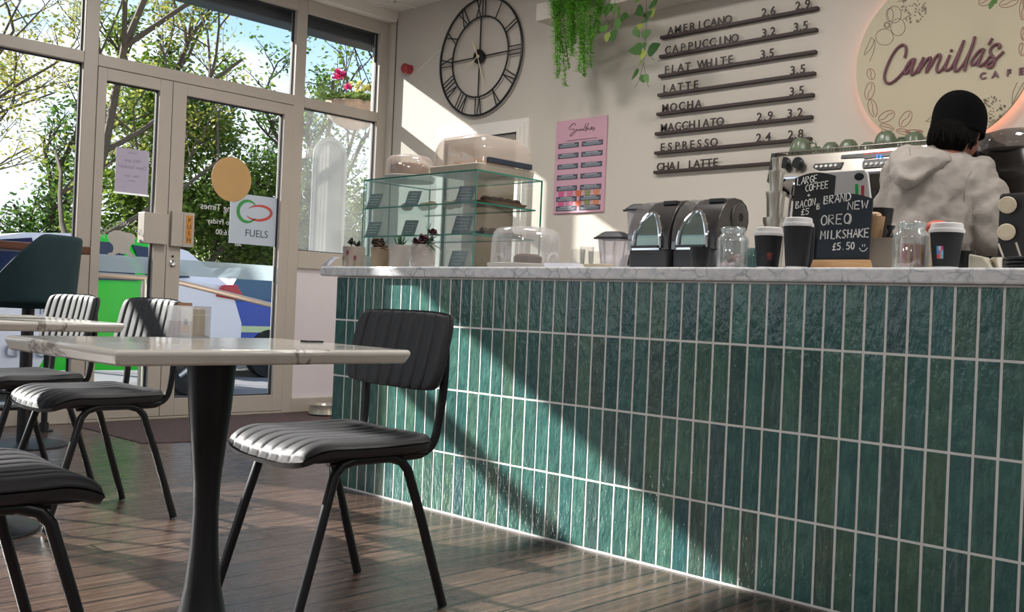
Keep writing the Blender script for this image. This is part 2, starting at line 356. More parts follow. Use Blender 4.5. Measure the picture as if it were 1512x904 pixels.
# window wall
FX0, FX1 = XW-.08, XW
fr = MB()
def vert(y0, y1, z0=0, z1=2.93): fr.box(FX0, FX1, y0, y1, z0, z1)
vert(2.548, 2.634); vert(4.03, 4.114); vert(4.768, YB+.0)
fr.box(FX0, FX1, 1.995, 2.548, 2.17, 2.24); fr.box(FX0, FX1, 2.634, 4.03, 2.168, 2.24); fr.box(FX0, FX1, 4.114, 4.768, 2.17, 2.24)
for a, b in ((1.995, 2.548), (2.634, 4.03), (4.114, 4.768)): fr.box(FX0, FX1, a, b, 2.84, 2.93)
fr.box(FX0, FX1, 4.114, 4.768, 1.026, 1.15); fr.box(FX0, FX1, 4.114, 4.768, 0, .1)
fr.box(FX0, FX1, 1.995, 2.548, 0, .1); fr.box(FX0, FX1, 2.634, 4.03, 0, .018)
fr.box(FX0, FX1, .02, 1.46, 0, .1); fr.box(FX0, FX1, .02, 1.46, 2.17, 2.24); fr.box(FX0, FX1, .02, 1.46, 2.84, 2.93)
fr.box(FX0, FX1, -4.2, -.05, 0, .1); fr.box(FX0, FX1, -4.2, -.05, 2.17, 2.24); fr.box(FX0, FX1, -4.2, -.05, 2.84, 2.93)
for y in (-.05, -1.4, -2.8, -4.2): fr.box(FX0, FX1, y, y+.07, 0, 2.93)
struct(fr, 'trim_6', white_frame, smooth=0, bevel=.004)
struct(MB().box(XW-.2, XW, 1.46, 1.995, 0, 3.0), 'wall_pier', paint, smooth=0)
struct(MB().box(FX0+.02, FX0+.05, 4.114, 4.768, .1, 1.026), 'wall_panel', M('panel_white', 'e2dae0', .4, var=.02), smooth=0)
gk = MB()
def gask(y0, y1, z0, z1, x=FX0+.03, w=.008):
    gk.box(x-.006, x+.012, y0, y0+w, z0, z1); gk.box(x-.006, x+.012, y1-w, y1, z0, z1); gk.box(x-.006, x+.012, y0, y1, z0, z0+w); gk.box(x-.006, x+.012, y0, y1, z1-w, z1)
wins = [(1.995, 2.548, .1, 2.17), (1.995, 2.548, 2.24, 2.84), (2.634, 4.03, 2.24, 2.84), (4.114, 4.768, 2.24, 2.84), (4.114, 4.768, 1.15, 2.17), (.02, 1.46, .1, 2.17), (.02, 1.46, 2.24, 2.84)]
for a in wins: gask(*a)
struct(gk, 'trim_7', gasket, smooth=0)
for i, (a, b, c, d) in enumerate(wins):
    struct(MB().box(FX0+.03, FX0+.036, a, b, c, d), 'window_%d' % (i+1), veiled if i == 4 else pane, smooth=0)
sw_ = MB(); sw_.box(-5.7, -3.3, -4.28, -4.22, .85, .92); sw_.box(-5.7, -3.3, -4.28, -4.22, 2.53, 2.6)
for x_ in (-5.7, -4.9, -4.1, -3.37): sw_.box(x_, x_+.07, -4.28, -4.22, .85, 2.6)
struct(sw_, 'trim_9', white_frame, smooth=0)
struct(MB().box(-5.7, -3.3, -4.252, -4.248, .9, 2.55), 'window_8', pane, smooth=0)
# doors (leaf > glass, gasket, handles)
def door(n, y0, y1, s0, s1):
    zt, zb, gt, gb = 2.163, .02, 2.09, .13
    d = MB(); x0, x1 = FX0+.015, FX1+.004
    d.box(x0, x1, y0+.002, s0, zb, zt); d.box(x0, x1, s1, y1-.002, zb, zt); d.box(x0, x1, s0, s1, gt, zt); d.box(x0, x1, s0, s1, zb, gb)
    o = struct(d, 'door_%d' % n, white_frame, smooth=0, bevel=.002)
    g = MB().box(XW-.05, XW-.044, s0, s1, gb, gt).build('door_glass', pane, o, smooth=0)
    global gk; gk = MB(); gask(s0, s1, gb, gt, XW-.036); gk.build('door_gasket', gasket, o, smooth=0)
    MB().box(XW-.043, XW-.041, s0+.01, s1-.01, .925, 1.03).build('frosted_band', frost, o, smooth=0)
    return o
d1 = door(1, 2.634, 3.121, 2.691, 3.034); d2 = door(2, 3.121, 4.03, 3.218, 3.953)
MB().box(XW-.04, XW+.05, 2.945, 3.105, 1.115, 1.31).build('door_handle', [white_frame], d1, smooth=0, bevel=.004)
hp = MB().box(XW, XW+.035, 3.135, 3.215, 1.11, 1.335); hp.build('door_handle', white_frame, d2, smooth=0, bevel=.004)
st = MB().box(XW+.035, XW+.037, 3.215, 3.285, 1.125, 1.325); st.box(XW, XW+.035, 3.215, 3.29, 1.112, 1.333)
ps = MB().box(XW+.036, XW+.039, 3.232, 3.275, 1.135, 1.315).build('push_sticker', M('sticker_orange', 'c98a3c', .5), d2, smooth=0)
st.build('door_handle', white_frame, d2, smooth=0)
pt = MB()
for k, ch in enumerate('PUSH'): text_mb(ch, .04, .0005, GLASSM((XW+.0395, 3.2535, 1.27-.042*k)), mb=pt)
pt.build('push_lettering', gasket, d2, smooth=0)
lk = MB().lathe([(0, 0), (.022, 0), (.022, .008), (.012, .012), (0, .012)], 20, M4=Matrix.Translation((XW+.004, 3.165, 1.0)) @ Matrix.Rotation(PI/2, 4, 'Y'))
lk.build('lock_cylinder', chrome, d2)
MB().lathe([(0, 0), (.008, 0), (.008, .002), (0, .002)], 12, M4=Matrix.Translation((XW+.004, 3.165, 1.045)) @ Matrix.Rotation(PI/2, 4, 'Y')).build('lock_hole', gasket, d2)
# ================================================================== COUNTER
def tile_mat():
    t = MT('green_glazed_tile'); g = t.n('ShaderNodeNewGeometry'); r = g.outputs['Random Per Island']
    c = t.ramp(r, [(0, srgb('35605f')), (.15, srgb('54857a')), (.3, srgb('3f6d69')), (.45, srgb('5c846e')), (.6, srgb('447674')), (.72, srgb('5a7a62')), (.8, srgb('3a6a6a')), (.92, srgb('57695a')), (1, srgb('42686e'))])
    v = t.co(); n1 = t.noise(v, 22, 5, .6); v2 = t.co(scale=(60, 60, 9)); n2 = t.noise(v2, 1.2, 4, .6)
    c = t.mix(t.ramp(n1, [(.35, (0, 0, 0)), (.75, (.7, .7, .7))]), c, srgb('2c5658'))
    c = t.mix(t.ramp(n2, [(.5, (0, 0, 0)), (.8, (.5, .5, .5))]), c, srgb('74a092'))
    v3 = t.co(scale=(1.6, 1, .7)); b1 = t.noise(v3, 30, 3, .55); b2 = t.noise(v3, 130, 2, .5)
    h = t.n('ShaderNodeMath', {0: b1, 1: 1., 2: t.n('ShaderNodeMath', {0: b2, 1: .18}, operation='MULTIPLY').outputs[0]}, operation='MULTIPLY_ADD')
    return t.surf(c, .09, 0, t.bump(h.outputs[0], .6, .008), Specular_IOR_Level=.7)
ctr = thing('service_counter', 'long service counter clad in green glazed tiles with marble top', 'counter', (0, 0, 0))
CX0, CX1 = -3.683, 1.0; rows = [0.004, .234, .479, .722, .908]
tl = MB(); rnd = random.Random(3)
nx = int((CX1-CX0)/.06)+1
for i in range(nx+1):
    x0 = -3.663+.06*i+.0024; x1 = x0+.0552
    if i == 0: x0 = CX0+.0
    if x0 > CX1-.01: continue
    for j in range(4):
        z0, z1 = rows[j]+.0024, rows[j+1]-.0024
        q = [rnd.uniform(-.0006, .0006) for _ in range(4)]; e = .0016
        bk = [(x0, YC+.002, z0), (x1, YC+.002, z0), (x1, YC+.002, z1), (x0, YC+.002, z1)]
        ed = [(x0, YC-.004, z0), (x1, YC-.004, z0), (x1, YC-.004, z1), (x0, YC-.004, z1)]
        ft = [(x0+e, YC-.0068+q[0], z0+e), (x1-e, YC-.0068+q[1], z0+e), (x1-e, YC-.0068+q[2], z1-e), (x0+e, YC-.0068+q[3], z1-e)]
        tl.add(bk+ed+ft, [(a+k, a+(k+1) % 4, a+4+(k+1) % 4, a+4+k) for a in (0, 4) for k in range(4)]+[(8, 9, 10, 11)])
tl.build('tile_cladding', tile_mat(), ctr, smooth=30)
MB().box(CX0+.004, CX1, YC-.0058, YC+.5, 0, .91).build('counter_body', M('grout', 'fbfbf8', .8, var=.05, scale=40), ctr, smooth=0)
wt = MB().box(-3.775, CX1+.03, YC-.035, 3.42, .911, .952)
wt.build('worktop', carrara('counter_marble', 'f8f9fb', '9aa0aa', 17.), ctr, smooth=0, bevel=.006)
TOP = .952
# ================================================================== FURNITURE
def pad(W, D, t, nch, axis_h, map_fn, depth=.008, nu=80, nv=18, droop=0):
    """ribbed cushion: u across (channels), v along; closed surface mapped by map_fn(x,y,z)"""
    mb = MB(); ss = lambda q: .5*q+.5*math.sin(q*PI/2) if abs(q) < 1 else q
    def prof(u, v, s):
        x = u*(1-.085*abs(v)**4); y = v*(1-.075*abs(u)**4)
        edge = (max(0, 1-abs(u)**14)**.42)*(max(0, 1-abs(v)**14)**.42)
        fr_ = ((u+1)/2*nch) % 1; rib = 1-abs(2*fr_-1)**6
        h = (t/2)*edge
        if s > 0: h = h-depth*(1-rib)*edge
        return map_fn(x*W/2, y*D/2, s*h)
    top = [[prof(ss(-1+2*i/nu), ss(-1+2*j/nv), 1) for j in range(nv+1)] for i in range(nu+1)]
    bot = [[prof(ss(-1+2*i/nu), ss(-1+2*j/nv), -1) for j in range(nv+1)] for i in range(nu+1)]
    for S in (top, bot):
        vs = [p for r in S for p in r]
        mb.add(vs, [(i*(nv+1)+j, (i+1)*(nv+1)+j, (i+1)*(nv+1)+j+1, i*(nv+1)+j+1) for i in range(nu) for j in range(nv)])
    return mb
def weld(d=.0004):
    def f(o): m = o.modifiers.new('weld', 'WELD'); m.merge_threshold = d
    return f
def make_chair(label, loc, rz):
    r = thing('dining_chair', label, 'chair', loc, rz, 'ribbed leather dining chairs')
    for s in (-1, 1):
        p = [(s*.205, -.225, .004), (s*.196, -.155, .24), (s*.188, -.115, .372), (s*.186, -.095, .395), (s*.185, -.06, .406), (s*.185, .05, .406), (s*.186, .085, .395), (s*.188, .105, .372), (s*.196, .15, .24), (s*.205, .225, .004)]
        MB().tube(p[:5], .0125, 12).build('leg', black_metal, r, mods=()); MB().tube(list(reversed(p))[:5], .0125, 12).build('leg', black_metal, r)
        MB().tube([p[4], p[5]], .0125, 12).build('side_rail', black_metal, r)
        q = bez([(s*.163, -.12, .403), (s*.163, .12, .403), (s*.166, .17, .411), (s*.171, .2, .44), (s*.178, .212, .52), (s*.186, .215, .62), (s*.188, .21, .755)], 6)
        MB().tube(q, .0115, 12).build('back_upright', black_metal, r)
    for y in (-.05, .05): MB().tube([(-.185, y, .402), (.185, y, .402)], .01, 8).build('stretcher', black_metal, r)
    def smap(x, y, z):
        f = -y/.2
        dz = -.026*max(0, f-.5)**2*5 if f > .55 else 0
        return Vector((x, y-.018, .436+z+dz-.006*math.cos(x/.21*PI/2)+.006*(y/.2)**2))
    pad(.43, .415, .052, 8, 0, smap, nv=26).build('seat', leather, r, smooth=50, mods=(weld(),))
    MB().box(-.19, .19, -.17, .17, .405, .418).build('seat_board', blackp, r, smooth=0, bevel=.004)
    def bmap(x, y, z):
        return Vector((x,   .192-z+.012*((x/.215)**2)*-1+.010+.022*(y/.1), .678+y))
    pad(.44, .215, .044, 8, 0, bmap, depth=.012, nv=20).build('backrest', leather, r, smooth=50, mods=(weld(),))
    return r
ch1 = make_chair('dark ribbed chair between the near marble table and the green tiled counter', (-2.232, 1.629, 0), math.radians(-4))
def chair_at(label, loc, rz):
    c = copy_tree(ch1); c['label'] = label; c.location = loc; c.rotation_euler = (0, 0, rz); return c
chB = chair_at('sunlit ribbed chair behind the near table, in front of the door', (-3.616, 1.572, 0), 0)
chA = chair_at('sunlit ribbed chair beside the teal bar stool, farthest of the dining chairs', (-4.37, 1.6, 0), math.radians(3))
chC = chair_at('dark ribbed chair at bottom left whose seat is cut off by the frame', (-2.1, .66, 0), math.radians(176))
tmarb = marble('table_marble', 'e6e1d8', '857c75', 1.3, .1, .5, .018)
def table(label, cx, cy, w, d, zt=.70):
    r = thing('pedestal_table', label, 'table', (cx, cy, 0), 0, 'marble pedestal tables')
    a, b = w/2, d/2; t = .03
    MB().loft([[(-a+.01, -b+.01, zt-t), (a-.01, -b+.01, zt-t), (a-.01, b-.01, zt-t), (-a+.01, b-.01, zt-t)], [(-a, -b, zt-.008), (a, -b, zt-.008), (a, b, zt-.008), (-a, b, zt-.008)], [(-a+.004, -b+.004, zt), (a-.004, -b+.004, zt), (a-.004, b-.004, zt), (-a+.004, b-.004, zt)]]).build('tabletop', tmarb, r, smooth=30, bevel=.006)
    pr = [(.052, .665), (.05, .63), (.045, .56), (.037, .48), (.029, .40), (.027, .34), (.030, .26), (.038, .18), (.052, .11), (.075, .06), (.11, .03), (.16, .016), (.22, .010), (.225, .004), (.225, 0)]
    MB().lathe([(0, .665)]+pr, 40).build('pedestal', black_metal, r, smooth=60)
    MB().box(-.15, .15, -.15, .15, .662, .67).build('top_plate', black_metal, r, smooth=0)
    return r
table('nearest marble table with the clear napkin caddy on it', -1.995, 1.125, .53, .67)
table('marble table at left edge, in front of the teal bar stool', -3.6, 1.165, .79, .66)
# caddy on table
cd = thing('napkin_caddy', 'clear caddy of paper sachets on the nearest marble table', 'caddy', (-2.245, 1.2, .70), math.radians(12))
bx = MB()
for a in ((-.045, -.042, -.028, .028, 0, .075), (.042, .045, -.028, .028, 0, .075), (-.045, .045, -.028, -.025, 0, .075), (-.045, .045, .025, .028, 0, .075), (-.045, .045, -.028, .028, 0, .003)): bx.box(*a)
bx.build('caddy_box', clear('caddy_plastic', (.96, .95, .94), .08, .06), cd, smooth=0)
for k in range(4):
    sx = -.034+.006*k
    MB().loft([[Vector((sx+.002*math.sin(j*2+k), -.02+.013*j, z)) for j in range(4)]+[Vector((sx+.004, -.02+.013*j, z)) for j in (3, 2, 1, 0)] for z in (.004, .03, .07+.004*k)]).build('brown_sachet', M('kraft', 'b08a70', .8, var=.15), cd, smooth=0)
MB().box(-.005, .036, -.02, .02, .004, .07).build('white_sachet', M('sachet_paper', 'cfc6b4', .6), cd, smooth=0, bevel=.003)
MB().box(.005, .026, -.0212, -.0202, .012, .03).build('sachet_print', M('sachet_print', 'c8973a', .6), cd, smooth=0)
MB().box(.01, .02, -.0222, -.0205, .03, .044).build('sachet_print', M('sachet_print2', '2b3350', .6), cd, smooth=0)
tag(MB().box(-2.075, -2.045, 1.40, 1.447, .70, .704).build('card', blackp, smooth=0, bevel=.001), 'small flat black card lying at the far corner of the nearest table', 'card')
# bar stool
bs = thing('bar_stool', 'dark teal upholstered bar stool on black column by the window ledge', 'stool', (-5.42, 2.01, 0), math.radians(38))
velvet = M('teal_velvet', '17343a', .8, var=.2, scale=14)
def shell(u, v):
    a = -1.75+3.5*u; h = .35-.24*max(0, (abs(a)-.75)/1.0)**1.1
    rr = .2+.022*v; z = .725+h*v
    return Vector((rr*math.cos(a)*1.0, rr*math.sin(a)*1.08, z))
sm = MB().grid(shell, 40, 12); sm.build('backrest', velvet, bs, mods=(solid(.035), subd(1)))
MB().lathe([(0, .70), (.17, .70), (.195, .72), (.2, .755), (.17, .785), (0, .79)], 32).build('seat', velvet, bs, smooth=60)
MB().lathe([(0, .70), (.03, .70), (.03, .012), (.0, .012)], 24).build('column', black_metal, bs)
MB().lathe([(0, .022), (.05, .02), (.2, .01), (.215, .006), (.215, 0), (0, 0)], 40).build('base', black_metal, bs, smooth=60)
fr2 = MB().tube([(-.15*math.cos(a)-.03, .15*math.sin(a), .28) for a in [2*PI*k/24 for k in range(24)]], .011, 8, closed=True); fr2.tube([(0, 0, .28), (.12, 0, .28)], .01, 8); fr2.build('footrest', black_metal, bs)
# window ledge
lg = thing('window_ledge', 'brown wooden bar ledge on black pipe legs along the window', 'ledge', (-5.9, 1.2, 0))
MB().box(-.19, .15, -1.6, 1.26, 1.005, 1.05).build('plank', wood('ledge_wood', '4a2a1c', '6d4029', 1), lg, smooth=0, bevel=.005)
for y in (-1.3, 1.1):
    MB().tube([(.0, y, .02), (.0, y, 1.005)], .017, 12).build('pipe_leg', black_metal, lg)
    f = MB().lathe([(0, 0), (.05, 0), (.05, .008), (.026, .012), (.024, .05), (0, .05)], 20, c=(0, y, 0)); f.build('pipe_flange', black_metal, lg); MB().lathe([(0, .11), (.026, .11), (.026, .17), (0, .17)], 16, c=(0, y, 0)).build('pipe_coupling', black_metal, lg)
MB().tube([(0, -1.3, .14), (0, 1.1, .14)], .016, 12).build('pipe_rail', black_metal, lg)
# entrance mat, bowl
mt = MT('coir_mat'); v = mt.co(); n = mt.noise(v, 160, 3)
coir = mt.surf(mt.ramp(n, [(.35, srgb('352a2a')), (.65, srgb('6a5452'))]), .95, 0, mt.bump(n, .8, .006))
tag(MB().prism([(-6.1, 2.54), (-5.2, 2.54), (-5.1, 2.92), (-4.9, 3.5), (-4.6, 4.8), (-6.1, 4.8)], (0, 0, 0), (1, 0, 0), (0, 1, 0), (0, 0, 1), .004).build('entrance_mat', coir, smooth=0), 'dark brown coir entrance mat on the floor inside the doors', 'mat')
bw = thing('dog_bowl', 'steel dog bowl on the floor by the white panel', 'bowl', (-5.93, 4.22, .004))
MB().lathe([(0, .006), (.07, .006), (.085, .07), (.09, .074), (.1, .072), (.098, .066), (.102, .03), (.105, 0), (0, 0)], 32).build('bowl_body', steel, bw)
MB().lathe([(.106, 0), (.107, .008), (.104, .010), (.1, .004)], 32).build('rubber_ring', blackp, bw)
# ================================================================== BACK WALL THINGS
def wall(px, py, y=YB): return on(px, py, 'Y', y)
# clock
ck = thing('wall_clock', 'large round black skeleton clock with roman numerals on the back wall', 'clock', (-5.135, YB-.025, 2.525))
def ringpts(r, n=64): return [(r*math.cos(2*PI*k/n), 0, r*math.sin(2*PI*k/n)) for k in range(n)]
MB().tube(ringpts(.405), .0085, 8, closed=True).build('outer_ring', black_metal, ck); MB().tube(ringpts(.277), .0065, 8, closed=True).build('inner_ring', black_metal, ck)
NUM = {12: 'XII', 1: 'I', 2: 'II', 3: 'III', 4: 'IV', 5: 'V', 6: 'VI', 7: 'VII', 8: 'VIII', 9: 'IX', 10: 'X', 11: 'XI'}
for h, s in NUM.items():
    a = PI/2-h*PI/6; er = Vector((math.cos(a), 0, math.sin(a))); et = Vector((math.sin(a), 0, -math.cos(a)))
    wd = {'I': .028, 'V': .05, 'X': .05}; tot = sum(wd[c] for c in s); mb = MB(); t = -tot/2
    for c in s:
        w = wd[c]; m = t+w/2; lo, hi = .28, .4
        P = lambda r, q: er*r+et*q
        if c == 'I': mb.tube([P(lo, m), P(hi, m)], .0042, 6)
        if c == 'V': mb.tube([P(hi, m-.018), P(lo, m)], .0042, 6); mb.tube([P(hi, m+.018), P(lo, m)], .0042, 6)
        if c == 'X': mb.tube([P(hi, m-.02), P(lo, m+.02)], .0042, 6); mb.tube([P(hi, m+.02), P(lo, m-.02)], .0042, 6)
        t += w
    mb.build('numeral', black_metal, ck)
sp = MB()
for a in (0, PI/2, PI, 3*PI/2): sp.tube([(.04*math.cos(a), 0, .04*math.sin(a)), (.275*math.cos(a), 0, .275*math.sin(a))], .0055, 6)
sp.build('spokes', black_metal, ck)
MB().lathe([(0, -.012), (.045, -.012), (.05, .0), (.05, .014), (0, .014)], 28, M4=Matrix.Rotation(PI/2, 4, 'X')).build('hub', blackp, ck)
cream = M('cream_paint', 'd8c9a6', .5)
for (x, z), w in (((-.065, .13), .009), ((.07, -.19), .005), ((-.1, -.075), .004)):
    q = Vector((x, 0, z)); s = Vector((z, 0, -x)).normalized()*w
    MB().prism([(0, -.4), (0, .4), (.55, 1), (1, .2), (1, -.2), (.55, -1)], (0, -.02, 0), q, s, (0, -1, 0), .002).build('clock_hand', cream, ck, smooth=0)
MB().lathe([(0, 0), (.011, 0), (.009, .008), (0, .01)], 16, M4=Matrix.Translation((0, -.014, 0)) @ Matrix.Rotation(PI/2, 4, 'X')).build('hand_pin', cream, ck)
# alarm
al = thing('alarm_sounder', 'small red fire alarm sounder on the wall beside the clock', 'alarm', wall(606, 103))
red = M('alarm_red', '9c2a30', .4)
MB().lathe([(0, 0), (.034, 0), (.034, .03), (.03, .034), (0, .034)], 28, M4=Matrix.Rotation(PI/2, 4, 'X')).build('alarm_base', red, al)
MB().lathe([(.028, .034), (.036, .04), (.036, .062), (.026, .072), (0, .074)], 28, M4=Matrix.Rotation(PI/2, 4, 'X')).build('alarm_dome', red, al)
# smoothie poster
PX0, PX1, PZ0, PZ1 = -4.405, -3.99, 1.418, 2.008
po = thing('smoothie_poster', 'pink smoothie menu poster on the back wall', 'poster', (PX0, YB-.012, PZ0)); PW, PH = PX1-PX0, PZ1-PZ0
MB().box(0, PW, 0, .011, 0, PH).build('board', M('poster_pink', 'c89cac', .5, var=.03), po, smooth=0, bevel=.002)
def pq(u, v): return Vector((u*PW, -.001, (1-v)*PH))
lb = MB(); tx = MB()
for j, v in enumerate((.275, .385, .5, .615, .735, .85, .95)):
    for u in (.06, .53):
        p = pq(u, v+.025); lb.box(p.x, p.x+.41*PW, -.002, 0, p.z, p.z+.042*PH*1.25)
        for k, (w, h) in enumerate(((.24, .007), (.36, .004), (.33, .004))):
            z = p.z+.022-.0075*k; c = p.x+.205*PW; tx.box(c-w*PW/2, c+w*PW/2, -.003, -.0015, z, z+h*.6)
lb.build('menu_labels', M('poster_slate', '454b55', .6), po, smooth=0); tx.build('label_print', M('poster_print', 'b9bfc6', .6), po, smooth=0)
cols = ['c85a84', 'c4748e', 'c8694a', '868c5c', 'c8825a']
for j, v in enumerate((.80, .905)):
    for k, c in enumerate(cols):
        p = pq(.09+.175*k, v); w = .13*PW
        MB().prism([(0, .035), (w, .035), (w*.85, 0), (w*.15, 0)], (p.x, 0, p.z-.015), (1, 0, 0), (0, 0, 1), (0, -1, 0), .0015).build('smoothie_picture', M('smoothie_'+c, c, .5), po, smooth=0)
sw = MB()
def crop4(pts):
    out = []
    for x, y in pts:
        p = wall(810+x/5.32, 160+y/5.32, YB-.014); out.append((p[0]-PX0, -.0025, p[2]-PZ0))
    return out
c7 = lambda pts: [((832+x/21-810)*5.32, (172+y/21-160)*5.32) for x, y in pts]
SM = [c7(s) for s in ([(360, 285), (372, 242), (342, 215), (285, 232), (220, 300), (172, 360), (190, 404), (250, 402), (312, 386), (346, 402), (338, 440), (290, 490), (232, 545), (200, 590), (225, 612), (290, 570), (345, 505), (392, 430)],
      [(386, 470), (390, 430), (412, 398), (424, 440), (452, 402), (476, 410), (482, 436), (505, 425)], [(530, 438), (505, 428), (516, 395), (545, 388), (550, 414), (530, 438)], [(592, 432), (572, 424), (582, 394), (608, 388), (610, 410), (592, 432), (625, 405)],
      [(702, 215), (662, 330), (634, 415), (650, 424)], [(788, 195), (722, 330), (664, 455)], [(648, 338), (745, 318)], [(680, 425), (725, 362), (748, 372), (730, 420), (690, 465)], [(745, 380), (778, 350), (775, 400), (800, 408), (838, 385)], [(838, 390), (893, 335), (882, 318), (848, 362), (852, 402), (885, 398), (918, 372)], [(918, 372), (962, 338), (952, 362), (974, 392), (938, 442), (912, 428)])]
for s in SM: sw.tube([Vector(q) for q in bez(crop4(s), 4)], .0013, 5)
sw.tube([Vector(q) for q in crop4([(140, 257), (382, 230)])], .001, 5)
sw.build('script_lettering', M('ink', '3a2f36', .6), po)
# menu rails
rail_m = M('rail_brown', '33231f', .5, var=.1)
RL = [((975.7, 55.6), (1207.9, 11.9), [('AMERICANO', 986, 1080), ('2.6', 1124, 1146), ('2.9', 1174, 1197)]), ((974.1, 83.3), (1205.9, 44), [('CAPPUCCINO', 982, 1090), ('3.2', 1124, 1146), ('3.5', 1171, 1194)]),
      ((972.9, 112.5), (1204.5, 76.4), [('FLAT WHITE', 980, 1083), ('3.5', 1122, 1144)]), ((971.7, 140.3), (1202.9, 108.3), [('LATTE', 978, 1032), ('3.5', 1166, 1190)]), ((970.2, 168.5), (1200.9, 140.3), [('MOCHA', 978, 1036), ('3.5', 1165, 1188)]),
      ((967.8, 198), (1198.9, 172.3), [('MACCHIATO', 976, 1068), ('2.9', 1117, 1142), ('3.2', 1162, 1186)]), ((967, 226), (1197.3, 205), [('ESPRESSO', 974, 1059), ('2.4', 1116, 1139), ('2.8', 1163, 1187)]), ((965.8, 254.6), (1197, 237), [('CHAI LATTE', 970, 1061)])]
for (a, b, words) in RL:
    p, q = wall(*a, YB-.02), wall(*b, YB-.02); z = (p[2]+q[2])/2; L = q[0]-p[0]
    r = thing('menu_rail', 'dark brown menu rail spelling %s on the back wall' % words[0][0], 'menu rail', (p[0], YB-.03, z), 0, 'menu rails on the back wall')
    MB().box(0, L, 0, .03, -.009, .0085).build('rail', rail_m, r, smooth=0, bevel=.002)
    for s, x0, x1 in words:
        n = len(s)
        for k, c in enumerate(s):
            if c == ' ': continue
            px = x0+4.5+(x1-x0-9)*k/(n-1); py = a[1]+(b[1]-a[1])*(px-a[0])/(b[0]-a[0])
            X = wall(px, py, YB-.02)[0]-p[0]
            text_mb(c, .064, .0025, WALLM((X, .006, .008)), bold=.0008).build('letter', rail_m, r, smooth=0)
# shelf
SHX0 = -4.40
struct(MB().box(SHX0, -.9, 4.6, YB, 2.595, 2.705), 'trim_8', paint, smooth=0, bevel=.003)
# sign
SX, SZ, SR = -1.955, 2.061, .416
sg = thing('cafe_sign', 'round cream backlit cafe sign with script lettering above the coffee machine', 'sign', (SX, YB-.055, SZ))
RX = Matrix.Rotation(PI/2, 4, 'X')
MB().lathe([(0, 0), (SR, 0), (SR, .018), (0, .018)], 96, M4=Matrix.Translation((0, .018, 0)) @ RX).build('disc', M('sign_cream', 'bcb197', .6, var=.03, scale=2), sg)
MB().lathe([(SR-.03, .0), (SR-.018, .0), (SR-.018, .012), (SR-.03, .012), (SR-.03, 0)], 96, M4=Matrix.Translation((0, .034, 0)) @ RX, cap=False).build('light_strip', emit('halo_led', (1, .42, .3), 7), sg)
MB().lathe([(0, 0), (.1, 0), (.1, .033), (0, .033)], 24, M4=Matrix.Translation((0, .053, 0)) @ RX).build('standoff', trimw, sg)
def crop5(pts, y=YB-.056):
    out = []
    for x, y_ in pts:
        p = on(1250+x/4.111, y_/4.111, 'Y', y); out.append((p[0]-SX, y-(YB-.055), p[2]-SZ))
    return out
c6 = lambda pts: [((1290+x/6.329-1250)*4.111, (30+y/6.329)*4.111) for x, y in pts]
CAM = [[(288, 350), (302, 290), (295, 243), (265, 228), (215, 265), (165, 340), (120, 440), (99, 520), (110, 572), (150, 588), (205, 555), (255, 505), (300, 450), (350, 385), (386, 360)],
       [(386, 360), (345, 375), (300, 440), (288, 488), (312, 488), (352, 425), (384, 364), (356, 450), (348, 500), (370, 503), (408, 455), (440, 400), (465, 345)], [(465, 345), (440, 420), (415, 490)], [(418, 484), (455, 425), (500, 365), (530, 347), (525, 385), (495, 450), (490, 488)],
       [(492, 484), (535, 420), (580, 342), (612, 318), (622, 345), (592, 430), (592, 478), (628, 468), (675, 400), (710, 322)], [(710, 322), (682, 395), (666, 448), (690, 464), (730, 430), (790, 310), (843, 185)], [(843, 185), (800, 310), (757, 430), (762, 472), (800, 455), (860, 370), (918, 240), (944, 150)], [(944, 150), (925, 230), (880, 350), (857, 430), (848, 474)],
       [(1030, 268), (985, 285), (940, 340), (910, 393), (924, 415), (960, 393), (1005, 325), (1030, 270), (1002, 345), (978, 405), (998, 424), (1045, 390), (1085, 335)], [(1160, 266), (1182, 242), (1162, 220), (1118, 236), (1086, 288), (1108, 335), (1130, 362), (1124, 402), (1092, 440), (1050, 424), (1075, 402), (1140, 360), (1215, 290)], [(1108, 166), (1072, 229)], [(716, 285), (735, 279)]]
CAM = [c6(s) for s in CAM]
mb = MB()
for s in CAM: mb.tube(bez(crop5(s, YB-.062), 5), .0064, 8)
mb.build('script_lettering', M('sign_plum', '6e4750', .5), sg)
mb = MB()
for c, x, y in (('C', 828, 480), ('A', 903, 471), ('F', 985, 461), ('E', 1060, 452)):
    p = crop5([(x, y)])[0]; text_mb(c, .042, .003, WALLM((p[0], -.004, p[2])), bold=.0012).build('block_letter', M('sign_plum', '6e4750', .5), sg, smooth=0)
